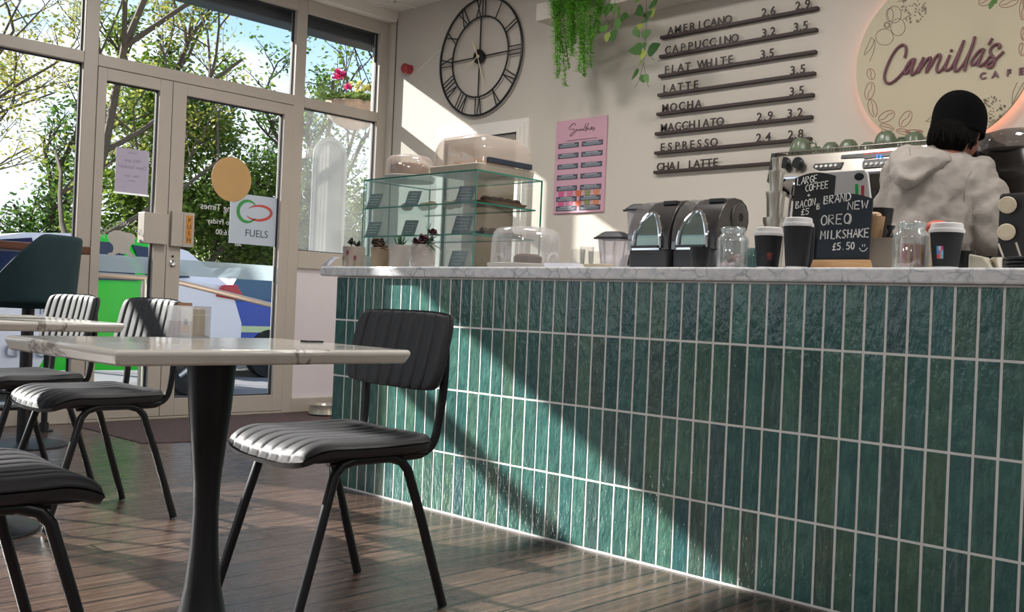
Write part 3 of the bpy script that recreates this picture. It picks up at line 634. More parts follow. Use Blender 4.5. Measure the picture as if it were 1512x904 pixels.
for (x, y, a, b, t) in ((148, 450, 24, 34, -.25), (140, 552, 28, 54, .25), (158, 655, 26, 54, -.25), (243, 707, 54, 30, -.5), (358, 722, 30, 56, .6), (243, 772, 44, 18, .3), (345, 800, 44, 16, .2), (840, 8, 40, 26, -.3), (985, 15, 60, 26, -.3), (1068, 60, 18, 62, 0), (1072, 205, 14, 40, 0), (1064, 300, 18, 40, 0), (410, 800, 55, 12, 0)):
    e = [(x+a*math.cos(k)*math.cos(t)-b*math.sin(k)*math.sin(t), y+a*math.cos(k)*math.sin(t)+b*math.sin(k)*math.cos(t)) for k in [2*PI*i/18 for i in range(18)]]
    bn = MB(); bn.tube(crop5(e), .0013, 5, closed=True)
    mj = max(a, b); ax = (math.cos(t), math.sin(t)) if a > b else (-math.sin(t), math.cos(t))
    bn.tube(bez(crop5([(x-ax[0]*mj*.85, y-ax[1]*mj*.85), (x-ax[0]*mj*.3+5, y-ax[1]*mj*.3+3), (x+ax[0]*mj*.3-5, y+ax[1]*mj*.3-3), (x+ax[0]*mj*.85, y+ax[1]*mj*.85)]), 4), .0012, 5)
    bn.build('coffee_bean_print', M('bean_ink', '9a5f55', .6), sg)
rr = random.Random(5)
for (cx, cy, R) in ((405, 55, 78), (885, 662, 76)):
    fl = MB()
    for k in range(75):
        a = rr.uniform(0, 2*PI); q = R*math.sqrt(rr.random()); x, y = cx+q*math.cos(a)*.95, cy+q*math.sin(a); s = 5+8*q/R
        dx, dy = math.cos(a), math.sin(a)
        fl.tube(crop5([(x-dy*4, y+dx*4), (x+dx*s, y+dy*s), (x+dy*4, y-dx*4)]), .0011, 4)
    fl.build('flower_print', M('flower_ink', '6d6353', .7), sg)
fl = MB()
for (x, y, a, b) in ((230, 225, 54, 50), (312, 165, 44, 52), (290, 88, 42, 52), (262, 90, 22, 40), (245, 152, 18, 20), (245, 152, 12, 13)):
    fl.tube(crop5([(x+a*math.cos(k), y+b*math.sin(k)) for k in [2*PI*i/16 for i in range(16)]]), .0011, 5, closed=True)
fl.build('blossom_print', M('flower_ink', '6d6353', .7), sg)
for s in ([(150, 228), (172, 250), (165, 310), (140, 372)], [(150, 228), (118, 300), (108, 335), (150, 290), (168, 245)], [(480, 738), (520, 705), (560, 680)], [(480, 738), (530, 735), (570, 700)], [(1035, 500), (1008, 570), (1005, 640)], [(1075, 500), (1030, 580), (1005, 640)], [(860, 762), (920, 720), (965, 670)], [(310, 10), (360, 0)]):
    MB().tube(bez(crop5(s), 4), .0011, 5).build('leaf_print', M('flower_ink', '6d6353', .7), sg)
# ---- hanging plants on the shelf
fern_m = leafmat('fern_leaf', '48a022', 'b0e868', .4); ivy_m = leafmat('ivy_leaf', '2c5a22', '5f8f3c', .3); ivy_y = leafmat('ivy_young', '7f9a3a', 'a3b04c', .3); stem_m = M('stem', '55603a', .7)
def leafquad(mb, p, d, n, L, Wd, bend=.0, shape=((0, 0), (.25, .45), (.55, .5), (.85, .25), (1, 0))):
    d = Vector(d).normalized(); s = d.cross(Vector(n)); s = s.normalized() if s.length > 1e-6 else d.orthogonal(); nn = s.cross(d)
    l = [Vector(p)+d*L*a-s*Wd*b+nn*bend*L*(a*a) for a, b in shape]; r = [Vector(p)+d*L*a+s*Wd*b+nn*bend*L*(a*a) for a, b in shape[1:-1]]
    k = len(l); mb.add(l+r, [(0, 1, k)]+[(i, i+1, k+i, k+i-1) for i in range(1, k-2)]+[(k-2, k-1, k+len(r)-1)])
pf = thing('hanging_fern', 'bright green feathery fern trailing from the white wall shelf', 'plant', (-4.16, 4.68, 2.705))
potw = M('shelf_pot', 'c9c2b6', .5)
def shelf_pot(o, r=.065): MB().lathe([(0, 0), (r*.8, 0), (r, .11), (r*.92, .11), (r*.85, .095), (0, .095)], 24).build('pot', potw, o)
shelf_pot(pf)
rr = random.Random(11); fm = MB(); sm_ = MB()
fx = lambda px, py: Vector(on(px, py, 'Y', 4.57))-Vector((-4.16, 4.68, 2.705))
ends = [(828, 125), (832, 112), (822, 92), (836, 100), (846, 78), (852, 85), (858, 112), (866, 105), (868, 92), (872, 98), (862, 80), (876, 75), (880, 60), (884, 48), (826, 76), (819, 60), (842, 60), (838, 70), (850, 62), (830, 118), (860, 108)]
for i, (ex, ey) in enumerate(ends):
    top = Vector((rr.uniform(-.05, .06), rr.uniform(-.03, .03), .11)); e_ = fx(ex, ey)+Vector((0, rr.uniform(-.05, .05), 0))
    md = fx(ex+rr.uniform(-4, 4), -14)+Vector((0, -.03+rr.uniform(-.04, .03), 0))
    path = bez([top, (top+md)/2+Vector((0, -.06, .03)), md, (md*.45+e_*.55)+Vector((rr.uniform(-.012, .012), 0, 0)), e_], 9)
    sm_.tube(path, .0014, 4)
    for k in range(3, len(path)-1):
        for q in range(20):
            a = rr.uniform(0, 2*PI); tt = k/len(path); p = path[k].lerp(path[k+1], rr.random())
            leafquad(fm, p, (math.cos(a), math.sin(a)*.8, -.15-rr.random()*.8), (0, -.6, 1), rr.uniform(.036, .07)*(1.2-.75*tt), .0062, .5, ((0, 0), (.4, .6), (1, 0)))
sm_.build('stems', stem_m, pf); fm.build('foliage', fern_m, pf, smooth=0)
pi = thing('trailing_ivy', 'heart leaved trailing ivy hanging from the shelf beside the fern', 'plant', (-3.9, 4.68, 2.705)); shelf_pot(pi)
O2 = Vector((-3.9, 4.68, 2.705)); ix = lambda px, py, y=4.56: Vector(on(px, py, 'Y', y))-O2
im = MB(); iy = MB(); ist = MB()
def c2(x, y): return 790+x/6.457, y/6.457
for pts in ([(720, -60), (700, 100), (668, 150), (710, 230)], [(760, -60), (760, 90), (740, 190), (735, 280)], [(1060, -80), (1062, 60), (1062, 260), (1050, 420), (1040, 560), (1000, 740), (950, 838)], [(1035, 600), (1060, 760), (1082, 830)], [(1080, 510), (1130, 575)], [(800, 60), (812, 160)]):
    ist.tube(bez([ix(*c2(*p)) for p in pts], 5), .0016, 5)
ist.tube(bez([Vector((0, 0, .1)), Vector((.02, -.1, .12)), ix(*c2(740, -60))], 5), .0016, 5); ist.tube(bez([Vector((0, 0, .1)), Vector((.1, -.1, .13)), ix(*c2(1060, -80))], 5), .0016, 5)
for (x, y, tx_, ty, w, yy) in ((655, 50, 640, 130, 55, 0), (700, 30, 690, 135, 75, 0), (740, 30, 750, 110, 55, 0), (800, 60, 800, 150, 30, 0), (815, 160, 885, 165, 55, 0), (795, 165, 795, 268, 60, 0), (700, 260, 615, 290, 45, 0), (690, 310, 690, 385, 45, 1), (735, 290, 755, 375, 75, 0), (1030, 75, 975, 130, 90, 0), (1070, 110, 1075, 165, 65, 0), (1115, 75, 1125, 155, 45, 1), (1110, 20, 1150, 45, 70, 0), (1080, 180, 1030, 212, 22, 0), (1010, 225, 995, 275, 60, 1), (940, 268, 995, 345, 45, 0), (1060, 280, 1060, 360, 65, 0), (1040, 400, 1045, 460, 25, 0), (1025, 450, 925, 488, 75, 0), (1030, 475, 1030, 550, 55, 1), (1070, 495, 1182, 445, 80, 0), (985, 650, 945, 745, 38, 0), (1010, 715, 1040, 780, 36, 0), (1045, 710, 1080, 775, 36, 0), (1020, 570, 1000, 612, 18, 1), (960, -15, 985, 12, 40, 0)):
    a, b = ix(*c2(x, y)), ix(*c2(tx_, ty)); L = (b-a).length; wd = w/6.457*5.9/1511*1.75
    leafquad(iy if yy else im, a, b-a, (.25*random.uniform(-1, 1), -1, .35), L*1.3, wd, .15, ((0, 0), (.12, .42), (.35, .52), (.7, .3), (1, 0)))
ist.build('stems', stem_m, pi); im.build('leaves', ivy_m, pi, smooth=0, mods=(solid(.0006),)); iy.build('young_leaves', ivy_y, pi, smooth=0, mods=(solid(.0006),))
ps2 = thing('ivy_sprig', 'small ivy sprig hanging over the top of the round sign', 'plant', (-1.62, 4.68, 2.705)); shelf_pot(ps2, .05)
im = MB(); o3 = Vector((-1.62, 4.68, 2.705))
g = lambda px, py: Vector(on(px, py, 'Y', 4.56))-o3
st_ = MB(); st_.tube(bez([Vector((0, 0, .1)), Vector((0, -.1, .12)), Vector((.0, -.13, -.05)), g(1466, 2)], 6), .0015, 5); st_.build('stems', stem_m, ps2)
for a, b in (((1466, 0), (1462, 13)), ((1466, -2), (1471, 5)), ((1465, -8), (1460, -2)), ((1468, -20), (1474, -12)), ((1466, -30), (1460, -24))): leafquad(im, g(*a), g(*b)-g(*a), (0, -1, .3), (g(*b)-g(*a)).length*1.1, .025, .1)
im.build('leaves', ivy_m, ps2, smooth=0, mods=(solid(.0006),))
# unseen ceiling panels, added for fill light
for i, (x, y) in enumerate(((-4.4, 3.05), (-2.6, 3.05), (-.8, 3.05), (1.0, 3.05), (-3.4, -1.7), (-1.4, -1.7), (.6, -1.7))):
    t = thing('ceiling_panel_light', 'square white LED panel set flush in the ceiling grid, number %d of the row' % (i+1), 'ceiling light', (x, y, 2.99), 0, 'LED panels in the ceiling')
    t['label'] = 'square white LED panel in the suspended ceiling'
    MB().box(-.3, .3, -.3, .3, -.004, .009).build('frame', trimw, t, smooth=0)
    MB().box(-.28, .28, -.28, .28, -.008, -.003).build('diffuser', emit('led_panel', (1, .96, .92), 2.0), t, smooth=0)
    a = bpy.data.lights.new('panel_lamp', 'AREA'); a.shape = 'SQUARE'; a.size = .56; a.energy = FILL_W if y > 3 else FILL_W*.85; a.color = (1, .97, .94)
    ao = bpy.data.objects.new('panel_lamp', a); COL.objects.link(ao); ao.parent = t; ao.location = (0, 0, -.012)
# ================================================================== THINGS ON THE COUNTER
def cx(px, Y): return float(on(px, 392, 'Y', Y)[0])
def zz(py, px, Y): return float(on(px, py, 'Y', Y)[2])
kraft = M('kraft_card', 'a98a66', .8, var=.1)
soil = M('soil', '2c2119', .95, var=.3, scale=60)
succ_d = leafmat('dark_succulent', '1f2a20', '3a3a2c', .1); succ_g = leafmat('green_succulent', '274a36', '4f7a55', .15); succ_p = leafmat('purple_succulent', '3a1f28', '5a3038', .1)
def rosette(mb, c, n, L, w, tilt0, tilt1, rs):
    for k in range(n):
        a = 2.4*k+rs.random(); t = tilt0+(tilt1-tilt0)*k/n
        leafquad(mb, c, (math.cos(a)*math.cos(t), math.sin(a)*math.cos(t), math.sin(t)), (0, 0, 1), L*rs.uniform(.8, 1.15), w, .15, ((0, .1), (.3, .5), (.65, .55), (.9, .3), (1, 0)))
def plant_pot(label, px, Y, dia, h, kind):
    r = thing('succulent_pot', label, 'potted plant', (cx(px, Y), Y, TOP), 0, 'small potted succulents on the counter'); R = dia/2; rs = random.Random(px)
    if kind == 'tulip': pr = [(R*.9, 0), (R*.95, .01), (R, h), (R*.93, h), (R*.9, h-.012)]; m = M('pot_stone', 'a2968a', .55, var=.06)
    if kind == 'worn': pr = [(R*.8, 0), (R*.86, .01), (R*.97, h*.8), (R, h*.83), (R, h), (R*.93, h), (R*.9, h-.012)]; m = M('pot_worn', '9a8870', .8, var=.22, scale=30, bump=.3)
    if kind == 'rib': pr = [(R*.82, 0), (R*.85, .01), (R, h), (R*.93, h), (R*.9, h-.012)]; m = ceramic
    if kind == 'chev': pr = [(R*.9, 0), (R*.97, .012), (R, .03), (R, h), (R*.93, h), (R*.9, h-.012)]; m = ceramic
    mb = MB().lathe([(0, 0)]+pr+[(0, h-.012)], 64)
    if kind == 'rib': mb.v = [(x*(1+.012*math.cos(32*math.atan2(y, x))), y*(1+.012*math.cos(32*math.atan2(y, x))), z) if math.hypot(x, y) > R*.8 else (x, y, z) for x, y, z in mb.v]
    mb.build('pot', m, r, smooth=50)
    MB().lathe([(0, h-.01), (R*.92, h-.01)], 24, cap=False).build('soil', soil, r)
    if kind == 'chev':
        zg = MB()
        for j in range(7): zg.tube([((R+.0004)*math.cos(2*PI*k/40), (R+.0004)*math.sin(2*PI*k/40), .02+.0098*j+(.008 if k % 2 else 0)) for k in range(40)], .0011, 4, closed=True)
        zg.build('chevron_relief', ceramic, r)
    if kind == 'tulip':
        tu = MB(); ts = MB()
        for a, z in ((-1.95, .028), (-1.25, .052), (-.55, .03)):
            for d in (-.16, 0, .16):
                rr_ = R*.97+.0015; leafquad(tu, (rr_*math.cos(a), rr_*math.sin(a), z), (-.6*d*math.sin(a)*2, .6*d*math.cos(a)*2, 1), (math.cos(a), math.sin(a), 0), .024, .009)
            ts.tube([((R*.955+.001)*math.cos(a), (R*.955+.001)*math.sin(a), .006), ((R*.965+.001)*math.cos(a), (R*.965+.001)*math.sin(a), z)], .0012, 4)
        tu.build('tulip_print', M('tulip_pink', '9a5062', .6), r, smooth=0); ts.build('tulip_stem_print', M('tulip_green', '6f7a50', .6), r)
    mb = MB(); c = Vector((0, 0, h-.008))
    if kind == 'tulip':
        for (x, L, n) in ((-.022, .045, 12), (.02, .025, 14)):
            st_ = MB().tube([c+Vector((x, 0, 0)), c+Vector((x-.002, 0, L*.7))], .0025, 5).build('stem', stem_m, r)
            rosette(mb, c+Vector((x, 0, L*.45)), n, .026, .008, .1, 1.1, rs)
            if L > .03: rosette(mb, c+Vector((x-.002, 0, L*.9)), 7, .012, .006, .1, 1.1, rs)
        mt_ = succ_d
    if kind == 'worn': rosette(mb, c+Vector((-.01, 0, .008)), 16, .042, .028, .0, 1.2, rs); rosette(mb, c+Vector((.025, -.01, .002)), 8, .03, .02, -.3, .8, rs); rosette(mb, c+Vector((-.03, -.01, .02)), 7, .03, .02, .5, 1.3, rs); mt_ = leafmat('brown_succulent', '3c3026', '6b5446', .1)
    if kind == 'rib':
        for k in range(18):
            a = 2.4*k; t = .35+1.0*k/18; leafquad(mb, c, (math.cos(a)*math.cos(t), math.sin(a)*math.cos(t), math.sin(t)), (0, 0, 1), .05, .009, .3, ((0, .5), (.3, .45), (.7, .25), (1, 0)))
        mt_ = succ_g
    if kind == 'chev':
        for q in ((-.03, -.01, .012), (-.02, .01, .03), (.01, -.02, .0), (.035, 0, .02), (.0, .02, .02)): rosette(mb, c+Vector(q), 10, .03, .02, -.3, 1.2, rs)
        sb = MB(); sb.tube(bez([c+Vector((.02, 0, 0)), c+Vector((.025, 0, .05)), c+Vector((.012, 0, .085))], 4), .0016, 5); sb.tube(bez([c+Vector((.022, 0, .03)), c+Vector((.03, 0, .07)), c+Vector((.04, 0, .095))], 4), .0016, 5); sb.build('flower_stalk', stem_m, r)
        ex = MB(); rosette(ex, c+Vector((.055, 0, .05)), 12, .026, .02, -.3, 1.3, rs); ex.build('rosette', succ_p, r, smooth=0, mods=(solid(.0015),))
        lo = MB()
        for k in range(8): leafquad(lo, c+Vector((.035, -.01, .015)), (.8+rs.uniform(-.3, .3), rs.uniform(-.6, .3), rs.uniform(-.5, .6)), (0, 0, 1), rs.uniform(.04, .075), .012, -.3)
        lo.build('long_leaves', succ_g, r, smooth=0, mods=(solid(.0015),)); mt_ = succ_p
    mb.build('leaves', mt_, r, smooth=0, mods=(solid(.0018),))
plant_pot('stone pot printed with pink tulips, first pot from the counter end', 522, 2.74, .100, .092, 'tulip')
plant_pot('worn beige pot with a brown rosette succulent', 561, 2.75, .084, .088, 'worn')
plant_pot('finely ribbed white pot with spiky green aloe', 589.5, 2.76, .095, .098, 'rib')
plant_pot('white chevron pot with purple succulent and a tall flower stalk', 624, 2.745, .1, .096, 'chev')
# white curved leaflet at the end
lf = MB().grid(lambda u, v: Vector((-.035+.08*u, -.012+.03*v, .004+.034*math.sin(u*1.5)**1.2)), 14, 4)
o = lf.build('curled_leaflet', M('leaflet', 'dfe3ee', .4), mods=(solid(.004, 1),)); o.location = (-3.735, 2.655, TOP); tag(o, 'curled white leaflet at the far left end of the worktop', 'leaflet')
# ---- glass display case
KX0, KX1, KY0, KY1, KZ = -3.765, -3.022, 2.85, 3.243, 1.361
kc = thing('display_case', 'frameless glass cake display case on the worktop', 'display case', (KX0, KY0, TOP)); kw, kd, kh = KX1-KX0, KY1-KY0, KZ-TOP; g = .006
MB().box(0, kw, 0, g, .006, kh-g).build('front_pane', casef, kc, smooth=0); MB().box(kw-g, kw, g, kd, .006, kh-g).build('side_pane', caseg, kc, smooth=0); MB().box(0, g, g, kd, .006, kh-g).build('side_pane', caseg, kc, smooth=0)
MB().box(0, kw, 0, kd, kh-g, kh).build('top_pane', caseg, kc, smooth=0); MB().box(0, kw, 0, kd, 0, .005).build('base_pane', caseg, kc, smooth=0)
SH = (1.099-TOP, 1.228-TOP)
for z in SH: MB().box(g, kw-g, g, kd-.03, z-.003, z+.003).build('shelf', caseg, kc, smooth=0)
ed = MB(); q = .0014
for z in SH: ed.box(g, kw-g, g-q, g, z-.003, z+.003); ed.box(kw-g-q, kw-g+.0005, g, kd-.03, z-.003, z+.003); ed.box(g, kw-g, kd-.03, kd-.03+q, z-.003, z+.003)
ed.box(-q, kw+q, -q, 0, kh-g, kh); ed.box(kw, kw+q, 0, kd, kh-g, kh); ed.box(-q, 0, 0, kd, kh-g, kh); ed.box(0, kw, kd, kd+q, kh-g, kh)
ed.box(kw-q, kw+q, -q, q, 0, kh); ed.box(-q, q, -q, q, 0, kh); ed.box(kw-g, kw+q, kd-q, kd+q, 0, kh); ed.box(-q, g, kd-q, kd+q, 0, kh); ed.box(0, kw, -q, 0, 0, .005); ed.box(kw, kw+q, 0, kd, 0, .005)
ed.build('polished_edges', edgeg, kc, smooth=0)
def slatecard(label, px, zb, w=.07, h=.078, Y=2.885, rz=.25, lean=.42, grp='slate price cards in the display case'):
    r = thing('price_card', label, 'price card', (cx(px, Y) if zb < TOP+.02 else float(on(px, 330, 'Y', Y)[0]), Y, zb), rz, grp); T = Matrix.Rotation(-lean, 4, 'X')
    MB().box(-w/2, w/2, 0, .003, 0, h, T).build('card', slate, r, smooth=0)
    cm = MB(); rs = random.Random(px)
    for k in range(4): z = h*(.8-.18*k); a = rs.uniform(.25, .42)*w; cm.tube([T @ Vector((-a+2*a*i/7, -.0008, z+rs.uniform(-.002, .002))) for i in range(8)], .0007, 4)
    cm.build('chalk_marks', chalk, r); return r
z2, z1 = 1.2315, 1.1025
slatecard('slate card on upper case shelf at its left end', 548, z2); slatecard('slate card on upper case shelf in the middle', 605, z2); slatecard('slate card on upper case shelf by the near corner', 682, z2, .08, .082)
slatecard('slate card on lower case shelf at its left end', 548, z1); slatecard('slate card on lower case shelf in the middle', 602, z1); slatecard('slate card on lower case shelf by the near corner', 679, z1, .085, .088)
slatecard('slate card on the case floor beside the chevron pot', 672, TOP+.006, .078, .085)
def tray(label, x0, x1, y0, y1, z):
    r = thing('cake_tray', label, 'tray', ((x0+x1)/2, (y0+y1)/2, z), 0, 'trays in the display case'); a, b = (x1-x0)/2, (y1-y0)/2
    MB().loft([[(-a+.01, -b+.01, 0), (a-.01, -b+.01, 0), (a-.01, b-.01, 0), (-a+.01, b-.01, 0)], [(-a, -b, .016), (a, -b, .016), (a, b, .016), (-a, b, .016)], [(-a+.006, -b+.006, .014), (a-.006, -b+.006, .014), (a-.006, b-.006, .014), (-a+.006, b-.006, .014)], [(-a+.012, -b+.012, .004), (a-.012, -b+.012, .004), (a-.012, b-.012, .004), (-a+.012, b-.012, .004)]]).build('tray_body', blackp if 'dark' in label else M('tray_kraft', '7a5640', .6), r, smooth=0)
tray('brown tray of cakes on the upper case shelf', -3.19, -3.045, 2.93, 3.18, z2); tray('dark tray of cakes on the lower case shelf', -3.17, -3.045, 2.93, 3.16, z1)
def lump(mb, c, r, rs, sq=.7):
    b = len(mb.v); mb.ell(c, (r, r*rs.uniform(.85, 1.1), r*sq), 14, 9)
    for i in range(b, len(mb.v)):
        p = Vector(mb.v[i]); n = noise.noise(p*60+Vector((rs.random()*9, 0, 0))); mb.v[i] = tuple(Vector(c)+(p-Vector(c))*(1+.22*n))
choc = M('brownie', '4a2a1e', .7, var=.35, scale=60, bump=.5); scone = M('pale_bake', 'a9835a', .7, var=.25, scale=40, bump=.4)
rs = random.Random(21)
for k in range(5):
    y = 2.965+.045*k; m = MB(); lump(m, (0, 0, .017), .024, rs); o = m.build('brownie', choc); o.location = (-3.085, y, z2+.004); tag(o, 'chocolate brownie on the upper shelf tray, %s from the front' % ('first', 'second', 'third', 'fourth', 'fifth')[k], 'cake', 'brownies in the display case')
for k in range(4):
    y = 2.965+.05*k; m = MB(); lump(m, (0, 0, .015), .022, rs); o = m.build('flapjack', choc); o.location = (-3.085, y, z1+.004); tag(o, 'dark cake on the lower shelf tray, %s from the front' % ('first', 'second', 'third', 'fourth')[k], 'cake', 'dark cakes in the display case')
for k in range(6):
    m = MB(); lump(m, (0, 0, .018), .028, rs, .65); o = m.build('scone', scone); o.location = (-3.66+.085*k, 3.02+.03*(k % 2), z2); tag(o, 'pale scone on the upper case shelf, %s from the left' % ('first', 'second', 'third', 'fourth', 'fifth', 'sixth')[k], 'cake', 'pale scones in the display case')
# ---- cake domes
def cake_dome(label, x, y, z, dia, h, plas, cake):
    r = thing('cake_dome', label, 'cake dome', (x, y, z)); R = dia/2
    MB().lathe([(0, 0), (R*.97, 0), (R, .012), (R*1.01, .02), (R*.99, .022), (R*.93, .016), (0, .016)], 48).build('cake_plate', M('plate_grey', 'a9a59c', .4), r)
    pr = [(R*.92, .017), (R*.915, .05), (R*.90, h*.72), (R*.86, h*.86), (R*.76, h*.95), (R*.55, h*.99), (0, h)]
    m = MB().lathe(pr, 64, cap=False); m.v = [(x_*(1+.008*math.cos(20*math.atan2(y_, x_))), y_*(1+.008*math.cos(20*math.atan2(y_, x_))), z_) if z_ < h*.8 else (x_, y_, z_) for x_, y_, z_ in m.v]
    m.build('dome_cover', plas, r, smooth=60)
    for s in (-1, 1): MB().tube(bez([(s*R*.9, -.02, .03), (s*R*1.0, -.02, .06), (s*R*1.0, .02, .06), (s*R*.9, .02, .03)], 5), .005, 6).build('clip', plas, r)
    return r
d = cake_dome('clear cake dome on the worktop beside the display case', cx(775, 2.86), 2.862, TOP, .295, .165, acryl, 1)
m = MB(); m.lathe([(0, 0), (.055, 0), (.056, .035), (.04, .045), (0, .045)], 24); o = m.build('chocolate_cake', choc); o.location = (cx(775, 2.86)+.0, 2.875, TOP+.017); tag(o, 'dark chocolate cake under the clear dome on the worktop', 'cake')
d2_ = cake_dome('smoked round cake dome on top of the display case', -3.63, 3.0, KZ, .235, .118, acryl2, 1)
m = MB().lathe([(0, 0), (.085, 0), (.086, .055), (.078, .062), (0, .062)], 32); o = m.build('sponge_cake', M('sponge', '8f705a', .8, var=.2, scale=30)); o.location = (-3.63, 3.0, KZ+.017); tag(o, 'brown sponge cake under the smoked round dome', 'cake')
rd = thing('pastry_dome', 'large rectangular pastry dome with dark handle on top of the display case', 'cake dome', (-3.195, 3.045, KZ)); a, b = .16, .17
def rrect(a, b, r, z, n=6):
    out = []
    for sx, sy, t0 in ((1, 1, 0), (-1, 1, PI/2), (-1, -1, PI), (1, -1, 3*PI/2)):
        out += [(sx*(a-r)+r*math.cos(t0+PI/2*k/n), sy*(b-r)+r*math.sin(t0+PI/2*k/n), z) for k in range(n+1)]
    return out
MB().loft([rrect(a, b, .03, 0), rrect(a+.003, b+.003, .03, .03), rrect(a-.004, b-.004, .03, .034), rrect(a-.01, b-.01, .03, .012)]).build('dome_tray', M('tray_cream', 'b9ad9c', .5), rd, smooth=50)
MB().loft([rrect(a-.004, b-.004, .035, .034), rrect(a-.008, b-.008, .04, .10), rrect(a-.014, b-.014, .05, .135), rrect(a-.03, b-.03, .05, .158), rrect(a-.06, b-.06, .04, .166)]).build('dome_cover', acryl2, rd, smooth=60)
MB().box(a-.002, a+.016, -.13, .13, .036, .06).build('handle_bar', M('navy_plastic', '2c3440', .4), rd, smooth=0, bevel=.004)
for k in range(4):
    m = MB(); lump(m, (0, 0, .03), .045, rs, .6); o = m.build('pastry', scone); o.location = (-3.27+.09*(k % 2)+.03, 2.98+.1*(k//2), KZ+.012); tag(o, 'golden pastry under the rectangular dome, %s' % ('front left', 'front right', 'back left', 'back right')[k], 'pastry', 'pastries under the rectangular dome')
# ---- glasses, napkins, blender jugs
for k, (px, Y, hh, R) in enumerate(((853, 3.12, .1, .03), (866, 3.2, .115, .03), (878, 3.12, .09, .028))):
    r = MB().lathe([(0, .006), (R*.82, .006), (R*.97, hh), (R, hh), (R*.85, 0), (0, 0)], 28).build('drinking_glass', clear('tumbler_glass', (.97, .97, .96), .06, .08)); r.location = (cx(px, Y), Y, TOP)
    tag(r, ('clear tumbler on the worktop right of the cake dome, leftmost of three', 'clear tall tumbler on the worktop, middle one of three', 'clear short tumbler beside the small blender jug, rightmost of three')[k], 'glass', 'clear tumblers')
for k in range(6):
    o = MB().box(-.065, .065, -.065, .065, .0, .0035).build('paper_napkin', paper, smooth=0); o.location = (cx(848, 2.86), 2.83, TOP+.0036*k); o.rotation_euler = (0, 0, .03*k)
    tag(o, 'white paper napkin in the low stack right of the cake dome', 'napkin', 'stack of white napkins')
o = MB().loft([rrect(.045, .03, .012, 0), rrect(.05, .034, .012, .016), rrect(.046, .03, .012, .017)]).build('card_tray', M('beige_card', 'b9ab93', .7), smooth=40); o.location = (cx(884, 2.77), 2.77, TOP); tag(o, 'small beige card tray at the worktop edge before the blender jugs', 'tray')  # this low beige piece is a card lid
jugp = clear('jug_plastic', (.95, .94, .95), .07, .26, (.85, .82, .84))
def jug(label, px, Y, z0, h, w, base):
    r = thing('blender_jug', label, 'blender jug', (cx(px, Y), Y, TOP), .3)
    if base: MB().loft([rrect(.07, .07, .02, 0), rrect(.068, .068, .02, .05), rrect(.05, .05, .02, z0)]).build('motor_base', blackp, r, smooth=50)
    k = w/2; MB().loft([rrect(k*.72, k*.72, .014, z0), rrect(k*.85, k*.85, .016, z0+h*.45), rrect(k, k, .018, z0+h), rrect(k*.95, k*.95, .018, z0+h), rrect(k*.68, k*.68, .014, z0+.006)]).build('jug_body', jugp, r, smooth=50)
    rb = MB()
    for s in (-1, 1):
        for t in (-.4, .4): rb.tube([(s*k*.74, t*k, z0+.01), (s*k*1.0, t*k, z0+h*.95)], .003, 5); rb.tube([(t*k, s*k*.74, z0+.01), (t*k, s*k*1.0, z0+h*.95)], .003, 5)
    rb.build('ribs', jugp, r)
    MB().loft([rrect(k*1.1, k*1.1, .016, z0+h), rrect(k*1.1, k*1.1, .016, z0+h+.008), rrect(k*.8, k*.8, .016, z0+h+.024), rrect(k*.62, k*.62, .016, z0+h+.03)]).build('lid', M('dark_rubber', '23272b', .5), r, smooth=40)
    MB().box(-k*1.55, -k*.9, -.012, .012, z0+h+.002, z0+h+.01).build('lid_tab', M('dark_rubber', '23272b', .5), r, smooth=0, bevel=.003)
    MB().tube(bez([(k*.95, 0, z0+h*.92), (k*1.5, 0, z0+h*.85), (k*1.5, 0, z0+h*.3), (k*.85, 0, z0+h*.2)], 6), .006, 8).build('handle', jugp, r)
jug('short clear blender jug with black lid on the worktop', 906, 3.08, .0, .13, .108, 0)
jug('tall clear blender jug with black lid behind the two blenders', 944, 3.30, .085, .175, .1, 1)
